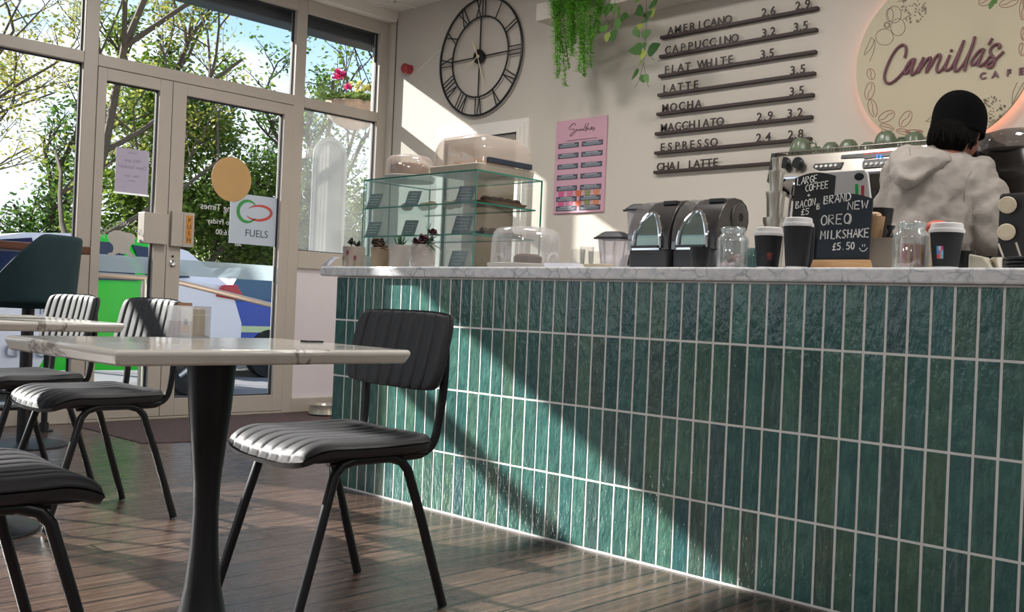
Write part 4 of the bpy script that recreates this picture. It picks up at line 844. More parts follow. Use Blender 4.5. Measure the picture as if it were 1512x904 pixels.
# ---- blenders with sound enclosures
hood = M('hood_grey', '3d3b3a', .2, var=.05); hood2 = clear('hood_smoke', (.74, .74, .75), .12, .2, (.5, .49, .48))
PR = [(a*.76, b) for a, b in [(0, .074), (0, .12), (.008, .155), (.025, .188), (.055, .22), (.095, .243), (.145, .254), (.20, .252), (.24, .236), (.26, .21), (.264, .18), (.252, .15), (.225, .13), (.205, .12), (.2, .074)]]
def ysurf(z):
    for (y0, a0), (y1, a1) in zip(PR, PR[1:]):
        if a0 <= z <= a1: return y0+(y1-y0)*(z-a0)/(a1-a0)
    return .1
def blender(label, px):
    r = thing('enclosed_blender', label, 'blender', (cx(px, 2.87), 2.87, TOP), 0, 'enclosed blenders on the worktop'); w = .088
    MB().loft([rrect(w, .08, .02, 0), rrect(w, .08, .02, .07), rrect(w-.004, .077, .02, .075)]).build('motor_base', M('base_grey', '3a3b3e', .4), r, smooth=50).location = (0, .08, 0)
    pr = [Vector(p) for p in PR]
    def slab(x0, x1): 
        m = MB(); m.loft([[(x, p[0], p[1]) for p in PR] for x in (x0, x1)]); return m
    slab(-.03, w).build('hood', hood, r, smooth=35, bevel=.004); slab(-w, -.03).build('hood_window', hood2, r, smooth=35)
    arch = [(-.058, .08), (-.055, .12), (-.042, .16), (-.018, .195), (0, .202), (.018, .195), (.042, .16), (.055, .12), (.058, .08)]
    A = [(x, ysurf(z)-.004, z) for x, z in arch]
    MB().tube(bez(A, 4), .0075, 8).build('chrome_arch', chrome, r)
    fillv = [(x*.86, ysurf(z)-.003, z) for x, z in arch[:4]]; nfill = MB()
    rowsz = [.08+.0122*k for k in range(11)]
    def hw(z):
        for (x0, a0), (x1, a1) in zip(arch[:5], arch[1:5]):
            if a0 <= z <= a1: return abs(x0+(x1-x0)*(z-a0)/(a1-a0))
        return .002
    nfill.grid(lambda u, v: Vector(((-1+2*u)*hw(.08+.12*v)*.9, ysurf(.08+.12*v)-.0025, .08+.12*v)), 6, 14)
    nfill.build('jug_window', M('mirror_green', '8b9c94', .12, .6), r)
    MB().box(-.064, .05, -.014, -.002, .079, .088).build('latch_bar', M('latch', '2f2f31', .3), r, smooth=0, bevel=.002); MB().box(-.06, .056, -.010, -.002, .072, .079).build('chrome_strip', chrome, r, smooth=0)
    MB().box(.018, w-.012, .055, .078, .234, .249).build('catch', M('latch', '2f2f31', .3), r, smooth=0, bevel=.003)
    MB().box(w-.03, w+.004, .035, .15, .0, .125).build('side_panel', blackp, r, smooth=0, bevel=.004)
    MB().lathe([(0, 0), (.05, 0), (.05, .006), (.045, .01), (.016, .01), (.014, .004), (0, .004)], 32, M4=Matrix.Translation((w-.002, .135, .19)) @ Matrix.Rotation(PI/2, 4, 'Y')).build('hinge_cap', M('barrel_grey', '4a4745', .35), r)
    MB().lathe([(0, 0), (.014, 0), (.014, .002), (0, .002)], 20, M4=Matrix.Translation((w+.003, .135, .19)) @ Matrix.Rotation(PI/2, 4, 'Y')).build('hinge_hole', blackp, r)
    return r
blender('left one of the two black enclosed blenders with chrome arch', 955); blender('right one of the two black enclosed blenders, behind the sweet jar', 1022)
o = thing('black_paper_cup', 'small plain black cup in front of the right blender', 'cup', (cx(1033, 2.78), 2.78, TOP)); MB().lathe([(0, 0), (.026, 0), (.033, .072), (.031, .072), (.025, .004), (0, .004)], 28).build('cup_body', blackp, o)
# ---- jars
jarg = clear('jar_glass', (.93, .96, .96), .14, .09)
def jar(label, px, Y, sweets, n):
    r = thing('sweet_jar', label, 'jar', (cx(px, Y), Y, TOP), 0, 'glass sweet jars'); R = .048
    pr = [(0, 0), (R*.95, 0), (R, .006), (R*1.0, .085), (R*.96, .096), (R*.78, .106), (R*.74, .11), (R*.76, .114), (R*.76, .128), (R*.72, .13), (R*.7, .112), (R*.74, .103), (R*.93, .09), (R*.95, .008), (0, .005)]
    m = MB().lathe(pr, 48); m.v = [(x*(1+.014*math.cos(12*math.atan2(y, x))), y*(1+.014*math.cos(12*math.atan2(y, x))), z) if .004 < z < .09 else (x, y, z) for x, y, z in m.v]
    m.build('jar_glass', jarg, r, smooth=60); MB().lathe([(R*.765, .116), (R*.8, .118), (R*.8, .125), (R*.765, .127)], 40, cap=False).build('jar_rim', jarg, r)
    rs = random.Random(px)
    for k in range(n):
        a, q = rs.uniform(0, 2*PI), R*.72*math.sqrt(rs.random()); c = sweets[k % len(sweets)]; m = MB(); tall = n > 14
        if tall:
            x_, y_ = q*math.cos(a), q*math.sin(a); m.tube([(0, 0, 0), (rs.uniform(-.006, .006), rs.uniform(-.006, .006), .062)], .0045, 6); o = m.build('sweet_stick', M('sweet_'+c, c, .35)); o.location = r.location+Vector((x_, y_, .008))
            tag(o, 'wrapped sweet stick standing in the right hand sweet jar', 'sweet', 'sweet sticks in the right jar')
        else:
            m.ell((0, 0, .008), (.012, .009, .008), 10, 6); m.prism([(-.012, 0), (-.02, .006), (-.02, -.006)], (0, 0, .006), (1, 0, 0), (0, 1, 0), (0, 0, 1), .002); m.prism([(.012, 0), (.02, .006), (.02, -.006)], (0, 0, .006), (1, 0, 0), (0, 1, 0), (0, 0, 1), .002)
            o = m.build('wrapped_sweet', M('sweet_'+c, c, .35)); o.location = r.location+Vector((q*math.cos(a)*.8, q*math.sin(a)*.8, .006+.013*(k//5))); o.rotation_euler = (0, 0, rs.uniform(0, 3))
            tag(o, 'wrapped sweet at the bottom of the left hand sweet jar', 'sweet', 'wrapped sweets in the left jar')
jar('open glass jar of a few wrapped sweets, left of the takeaway cups', 1081, 2.745, ['c98a94', '6b3a24', '8a4a2a', 'd8b4b8'], 12)
jar('glass jar of sweet sticks beside the sticker cup, right of the chalkboards', 1344, 2.745, ['b8323a', 'c98a3a', 'd9c9b4', '8a2a30', 'a84a4a'], 20)
o = MB().lathe([(0, .004), (.026, .004), (.03, .055), (.024, .066), (.026, .07), (.023, .07), (.021, .066), (.028, .055), (.028, 0), (0, 0)], 28).build('glass_bottle', clear('teal_glass', (.55, .68, .68), .08, .12, (.3, .42, .42))); o.location = (cx(1112, 2.82), 2.82, TOP); tag(o, 'small teal glass bottle between the sweet jar and takeaway cups', 'bottle')
# ---- takeaway cups
lidm = M('cup_lid', 'e6e4e2', .35, var=.02); cupm = M('cup_black', '1b1d22', .6, var=.1, bump=.3, bscale=120)
def cup(label, px, Y, h, sticker):
    r = thing('takeaway_cup', label, 'cup', (cx(px, Y), Y, TOP), 0, 'black takeaway cups with white lids'); R = .043; b = .031
    MB().lathe([(0, .008), (b+.001, .008), (R-.001, h-.014), (R-.003, h-.014), (0, h-.016)], 48).build('cup_sleeve', cupm, r, smooth=50)
    MB().lathe([(0, 0), (b, 0), (b+.0005, .009), (0, .009)], 40).build('cup_base', lidm, r)
    MB().lathe([(R+.002, h-.016), (R+.003, h-.011), (R+.0015, h-.006), (R-.001, h-.005), (R-.003, h+.008), (R-.006, h+.01), (R-.009, h+.006), (0, h+.006)], 48).build('lid', lidm, r, smooth=40)
    if sticker:
        for i, c in enumerate(sticker):
            u, v = i % 3, i//3; a0 = -1.85+.16*u+(.0 if px > 1300 else .75); zs = .028+.011*v; mb = MB(); rr_ = lambda z: b+.0014+(R-b)*(z-.008)/(h-.022)
            mb.grid(lambda s, t: Vector((rr_(zs+.011*t)*math.cos(a0+.16*s), rr_(zs+.011*t)*math.sin(a0+.16*s), zs+.011*t)), 3, 1)
            mb.build('sticker_patch', M('st_'+c, c, .5), r)
cup('short black takeaway cup, leftmost of the cups with white lids', 1133, 2.765, .118, ['5a2420', '6e3a3a', '4a2a2a', '7a2a26', '8a3a30', '5a3030'])
cup('tall black takeaway cup with white lid beside the chalkboard', 1176, 2.745, .142, None)
cup('black takeaway cup with a bright square sticker, rightmost of the cups', 1396, 2.745, .114, ['c8424a', 'd86a7a', '7ac0c8', '3a8ac8', 'c86a9a', '8ac8d8', '4aa0c0', 'd8d0d8', 'c84a8a'])
# ---- chalkboards
def archboard(w, h, rise, n=10): return [(-w/2, 0), (w/2, 0), (w/2, h)]+[(w/2-w*k/n, h+rise*math.sin(PI*k/n)) for k in range(1, n)]+[(-w/2, h)]
Y1 = 2.735; bxl, bxr = cx(1204.5, Y1), cx(1282, Y1); bw_, bh_ = bxr-bxl, .198
kb = thing('chalkboard', 'arched chalkboard reading BRAND NEW OREO MILKSHAKE on a wooden foot', 'chalkboard', ((bxl+bxr)/2, Y1, TOP)); TI = Matrix.Rotation(-.06, 4, 'X')
T1 = Matrix.Translation((0, .0, .022)) @ TI @ Matrix.Rotation(PI/2, 4, 'X')
def placed(mb, T): mb.v = [tuple(T @ Vector(p)) for p in mb.v]; return mb
placed(MB().prism(archboard(bw_, bh_-.02, .018), (0, 0, 0), (1, 0, 0), (0, 1, 0), (0, 0, -1), .005), T1).build('slate', slate, kb, smooth=0)
MB().loft([[(-bw_/2-.006, -.024, 0), (bw_/2+.004, -.024, 0), (bw_/2+.004, .024, 0), (-bw_/2-.006, .024, 0)], [(-bw_/2-.002, -.014, .027), (bw_/2, -.014, .027), (bw_/2, .014, .027), (-bw_/2-.002, .014, .027)]]).build('wooden_foot', wood('pale_wood', 'b98a5a', 'd8ae80', 0, 2.), kb, smooth=0)
sc = MB(); V = lambda u, v: (-bw_/2+u*bw_, (v*.205)-.002)
TC = T1 @ Matrix.Translation((0, 0, .0012))
for s, u0, u1, v, h, sl in (('BRAND', .08, .61, .83, .125, .035), ('NEW', .55, .93, .735, .12, .02), ('OREO', .05, .64, .53, .15, .02), ('MILKSHAKE', .06, 1.0, .33, .13, .02), ('£5.50', .31, .75, .175, .105, .01)):
    scrawl(sc, s, TC, V(u0, 0)[0], V(u1, 0)[0], V(0, v)[1], h*.185, .0019, sl*.205)
sc.tube([TC @ Vector((V(u, 0)[0], V(0, v)[1], 0)) for u, v in ((.82, .2), (.85, .165), (.89, .15), (.93, .16), (.97, .2))], .0012, 5)
for u in (.875, .915): sc.tube([TC @ Vector((V(u, 0)[0], V(0, v)[1], 0)) for v in (.215, .25)], .0011, 5)
sc.tube([TC @ Vector((V(.585+.05*math.cos(k)*.9, 0)[0], V(0, .605+.07*math.sin(k))[1], 0)) for k in [i*PI/6-PI/2 for i in range(7)]], .0016, 5)
sc.build('chalk_lettering', chalk, kb)
Y2 = 2.93; x2a, x2b = float(on(1167, 300, 'Y', Y2)[0]), float(on(1226, 300, 'Y', Y2)[0]); w2 = x2b-x2a; zt2 = zz(253, 1195, Y2)
k2 = thing('chalkboard', 'black chalkboard reading LARGE COFFEE + BACON B £5 behind the cups', 'chalkboard', ((x2a+x2b)/2, Y2, TOP))
h2 = zt2-TOP; T2 = Matrix.Rotation(-.08, 4, 'X') @ Matrix.Rotation(PI/2, 4, 'X')
placed(MB().prism(archboard(w2, h2-.014, .014), (0, 0, 0), (1, 0, 0), (0, 1, 0), (0, 0, -1), .006), T2).build('slate', M('slate_black', '0d0f14', .55, var=.15), k2, smooth=0)
MB().box(-w2/2, w2/2, -.02, .03, 0, .018).build('wooden_foot', wood('pale_wood', 'b98a5a', 'd8ae80', 0, 2.), k2, smooth=0)
sc = MB(); TC = T2 @ Matrix.Translation((0, 0, .0012)); pz = lambda py: zz(py, 1195, Y2)-TOP
for s, u0, u1, pyb, hp, sl in (('LARGE', .04, .56, 268, 12.5, .008), ('COFFEE', .26, .84, 278.5, 12, .009), ('+', .32, .42, 287.5, 8, 0), ('BACON', .05, .56, 303.5, 12.5, .01), ('B', .585, .68, 306, 10, 0), ('£5', .2, .42, 313.5, 10.5, .002)):
    scrawl(sc, s, TC, -w2/2+(u0+.03)*w2, -w2/2+(u1+.03)*w2, pz(pyb+2.5), hp*.0018, .0015, sl)
sc.build('chalk_lettering', chalk, k2)
sl_ = thing('slate_label', 'low dark slate label behind the tall takeaway cup', 'label', (float(on(1185, 330, 'Y', 2.86)[0]), 2.86, TOP)); MB().box(-.052, .04, 0, .004, .012, .138).build('slate', M('slate_grey', '2e3138', .6), sl_, smooth=0); MB().box(-.054, .042, -.012, .016, 0, .014).build('foot', blackp, sl_, smooth=0)
m = MB(); m.tube([(-.04+.01*k, -.001, .124+.004*math.sin(k*2.1)) for k in range(8)], .0009, 4); m.build('chalk_marks', chalk, sl_)
# ---- tablet, pens, boxes, pots
Y3 = 3.14; ta, tb_ = float(on(1219, 300, 'Y', Y3)[0]), float(on(1299, 320, 'Y', Y3)[0]); tz = zz(253, 1260, Y3)
tp = thing('till_tablet', 'white till screen seen from behind with black camera cutout', 'till', ((ta+tb_)/2, Y3, TOP)); tw = tb_-ta; th = tz-TOP-.04
pl = [(-tw/2, 0), (tw/2, 0), (tw/2-.03, th-.015), (tw/2-.042, th), (-tw/2+.012, th), (-tw/2, th-.012)]
T3 = Matrix.Translation((0, 0, .04)) @ Matrix.Rotation(.12, 4, 'X') @ Matrix.Rotation(PI/2, 4, 'X')
whitep = M('white_plastic', 'c6c5c4', .4, var=.03)
placed(MB().prism(pl, (0, 0, 0), (1, 0, 0), (0, 1, 0), (0, 0, -1), .012), T3).build('back_cover', whitep, tp, smooth=0, bevel=.003)
mb = MB().lathe([(0, 0), (.012, 0), (.012, .0015), (0, .0015)], 24, sx=1.35); placed(mb, T3 @ Matrix.Translation((tw/2-.058, th-.022, .0005))).build('camera_cutout', blackp, tp)
MB().lathe([(0, 0), (.06, 0), (.055, .008), (.02, .014), (.018, .08), (0, .08)], 28).build('stand', whitep, tp).location = (0, .03, 0)
pp = thing('pen_pot', 'black pen pot behind the milkshake chalkboard', 'pot', (cx(1262, 2.85), 2.85, TOP)); MB().lathe([(0, .004), (.026, .004), (.027, .12), (.03, .12), (.029, 0), (0, 0)], 24).build('pot', blackp, pp)
for px, c, n in ((1268, '1f9a4a', 'green'), (1277, 'a8283a', 'red')):
    e_ = Vector(on(px-3, 272 if n == 'green' else 274, 'Y', 2.83)); s_ = Vector((cx(1271, 2.85)+(-.008 if n == 'green' else .004), 2.85, TOP+.01)); pn = thing('marker_pen', n+' marker pen sticking out of the black pen pot', 'pen', s_, 0, 'pens in the pot'); dv = e_-s_
    MB().tube([(0, 0, 0), dv*.8], .004, 10).build('barrel', M('pen_grey', '3a3a3e', .4), pn); MB().tube([dv*.8, dv], .0048, 10).build('cap', M('pen_'+n, c, .4), pn)
bx0, bx1 = cx(1278, 2.86), cx(1320, 2.86); bzt = zz(351, 1300, 2.86)
cbx = thing('cardboard_box', 'grey beige cardboard box behind the chalkboard foot', 'box', ((bx0+bx1)/2, 2.92, TOP)); hb = bzt-TOP; wb_ = (bx1-bx0)/2
MB().box(-wb_, wb_, -.06, .06, 0, hb-.002).build('carton', M('carton', '9c9286', .8), cbx, smooth=0, bevel=.002); MB().box(-wb_-.001, wb_+.001, -.062, .062, hb-.02, hb).build('lid_flap', M('carton', '9c9286', .8), cbx, smooth=0)
kp = thing('kraft_pot', 'brown kraft pot stuffed with crumpled paper on the cardboard box', 'pot', (float(on(1290, 330, 'Y', 2.885)[0]), 2.885, bzt)); MB().lathe([(0, 0), (.024, 0), (.032, .064), (.03, .064), (.022, .004), (0, .004)], 28).build('pot', kraft, kp)
m = MB(); lump(m, (0, 0, .062), .026, random.Random(4), .6); m.build('crumpled_paper', M('kraft_paper', 'b59a7c', .85, var=.15, bump=.6, bscale=70), kp, smooth=0)
bp = thing('black_pot', 'tall black paper pot behind the kraft pot on the cardboard box', 'pot', (float(on(1298, 330, 'Y', 2.955)[0]), 2.955, bzt)); MB().lathe([(0, 0), (.03, 0), (.041, .095), (.039, .095), (.028, .004), (0, .004)], 28).build('pot', blackp, bp)
tm = MB().lathe([(0, 0), (.012, 0), (.013, .006), (.006, .016), (.006, .022), (.012, .03), (.013, .036), (0, .037)], 20).build('tamper', blackp); tm.location = (float(on(1315, 340, 'Y', 2.885)[0]), 2.885, bzt); tag(tm, 'small black tamper standing on the right end of the cardboard box', 'tamper')
sq = thing('squeezy_bottle', 'squeezy bottle with rounded red top behind the sticker cup', 'bottle', (float(on(1383, 350, 'Y', 2.86)[0]), 2.86, TOP)); hq = zz(329, 1380, 2.86)-TOP
MB().lathe([(0, 0), (.026, 0), (.027, hq*.72), (.022, hq*.8), (0, hq*.8)], 24).build('bottle_body', M('bottle_cream', 'c9b9a4', .5), sq); MB().ell((0, 0, hq*.9), (.033, .024, hq*.15), 18, 10).build('red_top', M('salmon_red', 'c8543c', .45), sq); MB().tube([(.026, -.004, hq*.99), (.042, -.004, hq*.98)], .004, 8).build('black_tip', blackp, sq)
o = thing('black_cup', 'plain black paper cup right behind the sticker cup', 'cup', (cx(1425, 2.86), 2.86, TOP)); MB().lathe([(0, 0), (.022, 0), (.026, .058), (.024, .058), (.02, .004), (0, .004)], 24).build('cup_body', blackp, o)
sp_ = MB(); sp_.prism([(-.03, 0), (.034, 0), (.03, .012), (.008, .04), (-.03, .048)], (0, 0, 0), (1, 0, 0), (0, 0, 1), (0, 1, 0), .05); o = sp_.build('plastic_scoop', M('scoop_cream', 'bdb6a4', .5), smooth=0, bevel=.004); o.location = (cx(1446, 2.82), 2.82, TOP); tag(o, 'cream wedge shaped plastic scoop at the right of the worktop', 'scoop')
def steel_jug(label, x, y, z, R, h, grp, handle=True):
    r = thing('milk_jug', label, 'milk jug', (x, y, z), 0, grp); MB().lathe([(0, .003), (R*.72, .003), (R*.78, h*.3), (R*.9, h*.85), (R, h*.93), (R, h), (R*.96, h), (R*.86, h*.85), (R*.74, h*.3), (R*.7, 0), (0, 0)], 32).build('jug_body', steel, r)
    if handle: MB().tube(bez([(-R*.86, 0, h*.85), (-R*1.7, 0, h*.8), (-R*1.6, 0, h*.3), (-R*.95, 0, h*.2)], 5), .0035, 6).build('handle', steel, r)
steel_jug('small steel milk jug at the right end of the worktop', cx(1478, 2.86), 2.86, TOP, .024, .04, 'loose jugs')
tops = [zz(322, 1140, 3.0), zz(284, 1141, 3.0), zz(253, 1141, 3.0), zz(234, 1140, 3.0)]
for k, (R, h) in enumerate(((.038, tops[0]-TOP), (.0335, .115), (.027, .08), (.018, .05))):
    steel_jug('steel milk jug in the tall stack behind the cups, %s' % ('bottom one', 'second from the bottom', 'third from the bottom', 'topmost')[k], cx(1141, 3.0), 3.0, tops[k]-h, R, h, 'stacked steel milk jugs', k in (0,))
for k in range(4):
    o = MB().lathe([(0, 0), (.034, 0), (.038, .004), (.038, .008), (.03, .010), (0, .010)], 28).build('saucer', blackp); o.location = (cx(1507, 2.84), 2.84, TOP+.0101*k); tag(o, 'black saucer in the small stack at the right worktop end, %s' % ('bottom', 'second', 'third', 'top')[k], 'saucer', 'stack of black saucers')  # the stacked black discs are cup lids
for px0, py0, px1, py1, w in ((1474, 360, 1486, 392, 'left'), (1500, 358, 1511, 392, 'right')):
    o = MB().tube([on(px0, py0, 'Y', 2.93), on(px1, py1, 'Y', 2.93)], .003, 8).build('steel_spoon', steel); tag(o, 'thin steel spoon handle leaning up at the right worktop end, '+w+' one', 'spoon', 'spoons')
sj = thing('spoon_jar', 'low steel jar holding spoons at the right worktop end', 'jar', (cx(1497, 2.95), 2.965, TOP)); MB().lathe([(0, .003), (.03, .003), (.031, .03), (.033, .03), (.032, 0), (0, 0)], 24).build('jar_body', steel, sj)
# ================================================================== BEHIND THE COUNTER
bc = thing('back_counter', 'white back counter under the coffee machine along the back wall', 'counter', (-1.2, 4.45, 0)); MB().box(-2.1, 2.2, -.36, .395, .06, .885).build('cabinet', M('cabinet_white', 'cfc9c0', .5), bc, smooth=0); MB().box(-2.12, 2.22, -.385, .395, .885, .92).build('worktop', carrara('counter_marble', 'f8f9fb', '9aa0aa', 17.), bc, smooth=0, bevel=.004); MB().box(-2.1, 2.2, -.33, .395, 0, .06).build('plinth', blackp, bc, smooth=0)
MX0, MX1, MY, MZ = -2.50, -1.60, 4.25, 1.572
cm_ = thing('espresso_machine', 'large steel espresso machine with green cups on its top', 'coffee machine', (MX0, MY, .92)); mw = MX1-MX0; mh = MZ-.92
panelm = M('machine_steel', 'a8a29a', .3, .75, var=.06)
MB().loft([[(x, .02, mh-.115), (x, .0, mh-.11), (x, .035, mh-.006), (x, .05, mh), (x, .5, mh), (x, .5, mh-.2), (x, .3, mh-.2)] for x in (.0, mw)]).build('upper_body', panelm, cm_, smooth=20, bevel=.003)
MB().box(.02, mw-.02, .3, .5, .1, mh-.2).build('back_panel', M('machine_dark', '2a2a2d', .35, .5), cm_, smooth=0); MB().box(.0, mw, .03, .52, .04, .115).build('drip_tray', panelm, cm_, smooth=0, bevel=.005)
for x in (.06, mw-.06):
    for y in (.08, .46): MB().lathe([(0, 0), (.022, 0), (.022, .04), (0, .04)], 16, c=(x, y, 0)).build('foot', blackp, cm_)
for x in (-.022, mw): MB().loft([[(q, .0, mh-.125), (q, .03, mh+.012), (q, .1, mh+.02), (q, .5, mh+.02), (q, .53, .03), (q, .05, .03), (q, .06, .1), (q, .28, .16), (q, .28, mh-.2)] for q in (x, x+.022)]).build('side_panel', M('machine_side', '1d1d20', .3), cm_, smooth=0)
rl = MB().tube([(0, .045, mh+.014), (mw, .045, mh+.014)], .003, 8)
for k in range(62): rl.tube([(mw*k/61, .045, mh-.002), (mw*k/61, .045, mh+.014)], .0032, 5)
rl.build('cup_rail', M('rail_steel', '77716a', .3, .8), cm_)
MB().box(0, mw, -.004, .02, mh-.119, mh-.111).build('chrome_strip', chrome, cm_, smooth=0)
def fp(px, py): p = on(px, py, 'Y', MY+.012); return p[0]-MX0, p[2]-.92
def fy(z): return max(0, (z-(mh-.11))*.337)-.001
def fpan(name, pts, m, t=.006):
    q = [fp(*p) for p in pts]; n = len(q); mb = MB(); mb.add([(x, fy(z), z) for x, z in q]+[(x, fy(z)-t, z) for x, z in q], [tuple(range(n)), tuple(range(n, 2*n))]+[(i, (i+1) % n, n+(i+1) % n, n+i) for i in range(n)]); return mb.build(name, m, cm_, smooth=0)
fpan('button_panel', [(1201, 247), (1203, 242), (1245, 239.5), (1242, 249), (1210, 251)], blackp); fpan('button_panel', [(1274, 240), (1276, 236.5), (1318, 233), (1318, 245.5), (1275, 248.5)], blackp)
fpan('display', [(1240, 233.5), (1241, 228.5), (1318, 221.5), (1318, 229), (1275, 234.5), (1273, 232)], blackp, .004)
ledb = emit('display_blue', (.05, .2, 1), 2.5); ledr = emit('display_red', (1, .08, .04), 1.5); bt = MB()
for x0, y0, dx in ((1207, 246.5, 7), (1280.5, 243, 7.6)):
    for k in range(5):
        x, z = fp(x0+dx*k, y0-.5*k); bt.lathe([(0, 0), (.0075, 0), (.006, .007), (0, .008)], 14, M4=Matrix.Translation((x, fy(z)-.006, z)) @ RX)
bt.build('buttons', M('button_white', 'e8e6e0', .3), cm_)
for s, px in (('2', 1295), ('6', 1300.5)):
    x, z = fp(px, 233); text_mb(s, .02, .0005, WALLM((x, fy(z)-.006, z)), bold=.0008).build('display_digit', ledb, cm_, smooth=0)
rdm = MB()
for k in range(9): x, z = fp(1275+4.8*k, 227.2-.47*k); rdm.box(x-.004, x+.004, fy(z)-.006, fy(z)-.004, z-.0012, z+.0012)
rdm.build('display_lights', ledr, cm_, smooth=0)
for px in (1162, 1181.5):
    x, z = fp(px, 241.5); kn = MB().lathe([(0, 0), (.016, 0), (.017, .012), (.026, .016), (.027, .034), (.02, .042), (0, .043)], 20, M4=Matrix.Translation((x, fy(z), z)) @ RX); kn.build('steam_knob', blackp, cm_)
    MB().tube(bez([(x, .0, mh-.12), (x-.01, -.03, mh-.16), (x-.02, -.04, mh-.3), (x-.02, -.03, mh-.42)], 6), .006, 8).build('steam_wand', chrome, cm_)
for px in (1226, 1300):
    x, z = fp(px, 262); MB().lathe([(0, -.1), (.034, -.1), (.036, -.06), (.045, -.05), (.045, 0), (0, 0)], 28, c=(x, .14, mh-.115)).build('group_head', chrome, cm_); MB().tube([(x, .11, mh-.195), (x, -.02, mh-.205), (x, -.05, mh-.21)], [.011, .012, .014], 10).build('portafilter_handle', blackp, cm_); MB().lathe([(0, -.13), (.03, -.13), (.036, -.1), (.036, -.085), (0, -.085)], 24, c=(x, .14, mh-.115)).build('portafilter', chrome, cm_)
cupg = M('sage_glaze', '5d6853', .3, var=.12, scale=18)
cnames = ['leftmost, at the front corner', 'second from the left, partly hidden', 'third from the left', 'fourth from the left', 'fifth from the left, in the back row', 'large front one left of the person', 'hidden behind the large front one', 'just left of the hood', 'touching the hood top', 'right of the beanie']
for k, (px, py, Y, R) in enumerate(((1182, 226, 4.35, .052), (1205, 222, 4.52, .043), (1227, 221, 4.45, .044), (1253, 218, 4.45, .047), (1282, 215, 4.56, .047), (1307.5, 214, 4.36, .05), (1330, 210, 4.52, .044), (1350, 210, 4.44, .05), (1377, 206, 4.55, .05), (1452, 204, 4.6, .048))):
    X = min(float(on(px, py, 'Y', Y)[0]), MX1-.05); r = thing('coffee_cup', 'upturned sage green cup on the espresso machine, '+cnames[k], 'cup', (X, Y, MZ+.001), .5*k, 'green cups on the espresso machine')
    h = .072*R/.047; m = MB().lathe([(R*.95, 0), (R, .003), (R*.97, h*.35), (R*.84, h*.72), (R*.66, h*.93), (R*.5, h*.98), (R*.48, h*1.03), (R*.42, h*1.03), (R*.41, h*.97), (0, h*.97)], 48)
    m.v = [(x*(1+.02*math.cos(10*math.atan2(y, x))), y*(1+.02*math.cos(10*math.atan2(y, x))), z) if .004 < z < h*.92 else (x, y, z) for x, y, z in m.v]
    m.build('cup_body', cupg, r, smooth=60)
    MB().tube(bez([(R*.95, 0, h*.2), (R*1.45, 0, h*.3), (R*1.4, 0, h*.7), (R*.8, 0, h*.75)], 5), .005, 8).build('handle', cupg, r)
# grinder + cup dispenser
gx = float(on(1497, 300, 'Y', 4.24)[0]); gd = thing('coffee_grinder', 'black coffee grinder with smoky domed hopper right of the person', 'grinder', (gx, 4.24, .92)); gzt = zz(193, 1487, 4.24)-.92
MB().loft([rrect(.11, .13, .04, 0), rrect(.115, .135, .05, .06), rrect(.105, .12, .05, .3), rrect(.13, .14, .06, gzt*.68), rrect(.13, .14, .07, gzt*.78), rrect(.10, .11, .06, gzt*.88)]).build('grinder_body', M('grinder_black', '1a1715', .3, var=.1), gd, smooth=60)
MB().lathe([(.1, gzt*.84), (.135, gzt*.87), (.14, gzt*.92), (.12, gzt*.97), (.07, gzt*.995), (0, gzt)], 40, cap=False).build('hopper', clear('hopper_smoke', (.55, .53, .52), .06, .3, (.3, .28, .27)), gd)
MB().box(-.16, -.09, -.14, -.04, gzt*.72, gzt*.86).build('grind_head', blackp, gd, smooth=0, bevel=.01); MB().box(-.168, -.12, -.146, -.09, gzt*.80, gzt*.86).build('chrome_chute', chrome, gd, smooth=0, bevel=.004)
MB().tube(bez([(-.06, -.14, gzt*.7), (.0, -.155, gzt*.6), (.05, -.16, gzt*.4), (.07, -.15, .1)], 6), .006, 8).build('cable', blackp, gd)
cdp = thing('cup_dispenser', 'black cup dispenser with two cream cup ends facing out', 'dispenser', (float(on(1497, 340, 'Y', 3.3)[0]), 3.31, TOP)); dz1, dz2 = zz(300, 1487, 3.26)-TOP, zz(340, 1487, 3.26)-TOP
MB().box(-.045, .09, -.02, .06, 0, dz1+.035).build('dispenser_body', M('dispenser_black', '0f0f11', .4), cdp, smooth=0, bevel=.01)
for z in (dz1, dz2):
    x = float(on(1487, 320, 'Y', 3.28)[0])-cdp.location.x; TT = Matrix.Translation((x, -.025, z)) @ Matrix.Scale(.68, 4) @ Matrix.Rotation(.22, 4, 'Z') @ Matrix.Rotation(PI/2+.25, 4, 'X')
    mb = MB().lathe([(0, .032), (.031, .032), (.033, .036), (.036, .036), (.038, .03), (.037, .022), (0, .022)], 36, M4=TT); mb.build('cup_end', M('cup_cream', 'bfb39a', .6), cdp)
# ================================================================== PERSON
ps = thing('person', 'person in black beanie and pale grey hoodie at the espresso machine, back turned', 'person', (-1.64, 3.87, 0))
PO = Vector((-1.64, 3.87, 0)); D = lambda px, py, z: Vector(dep(px, py, z))-PO
vr = Vector((CR[0], CR[1], 0)).normalized(); vf = Vector((-vr.y, vr.x, 0))          # across / away from the viewer
up = Vector((0, 0, 1))
def ring(c, rx, ry, ax=vr, ay=vf, n=20): return [c+ax*rx*math.cos(2*PI*k/n)+ay*ry*math.sin(2*PI*k/n) for k in range(n)]
def limb(mb, pts, rs_, n=14, sub=5):
    P = bez(pts, sub); R = [];
    for i in range(len(P)):
        t = i/sub; j = min(int(t), len(rs_)-2); R.append(rs_[j]+(rs_[j+1]-rs_[j])*(t-j))
    mb.tube(P, R, n); mb.ell(P[0], (R[0],)*3, 14, 10); mb.ell(P[-1], (R[-1],)*3, 14, 10)
skin = M('skin', 'a9715a', .55, var=.06)
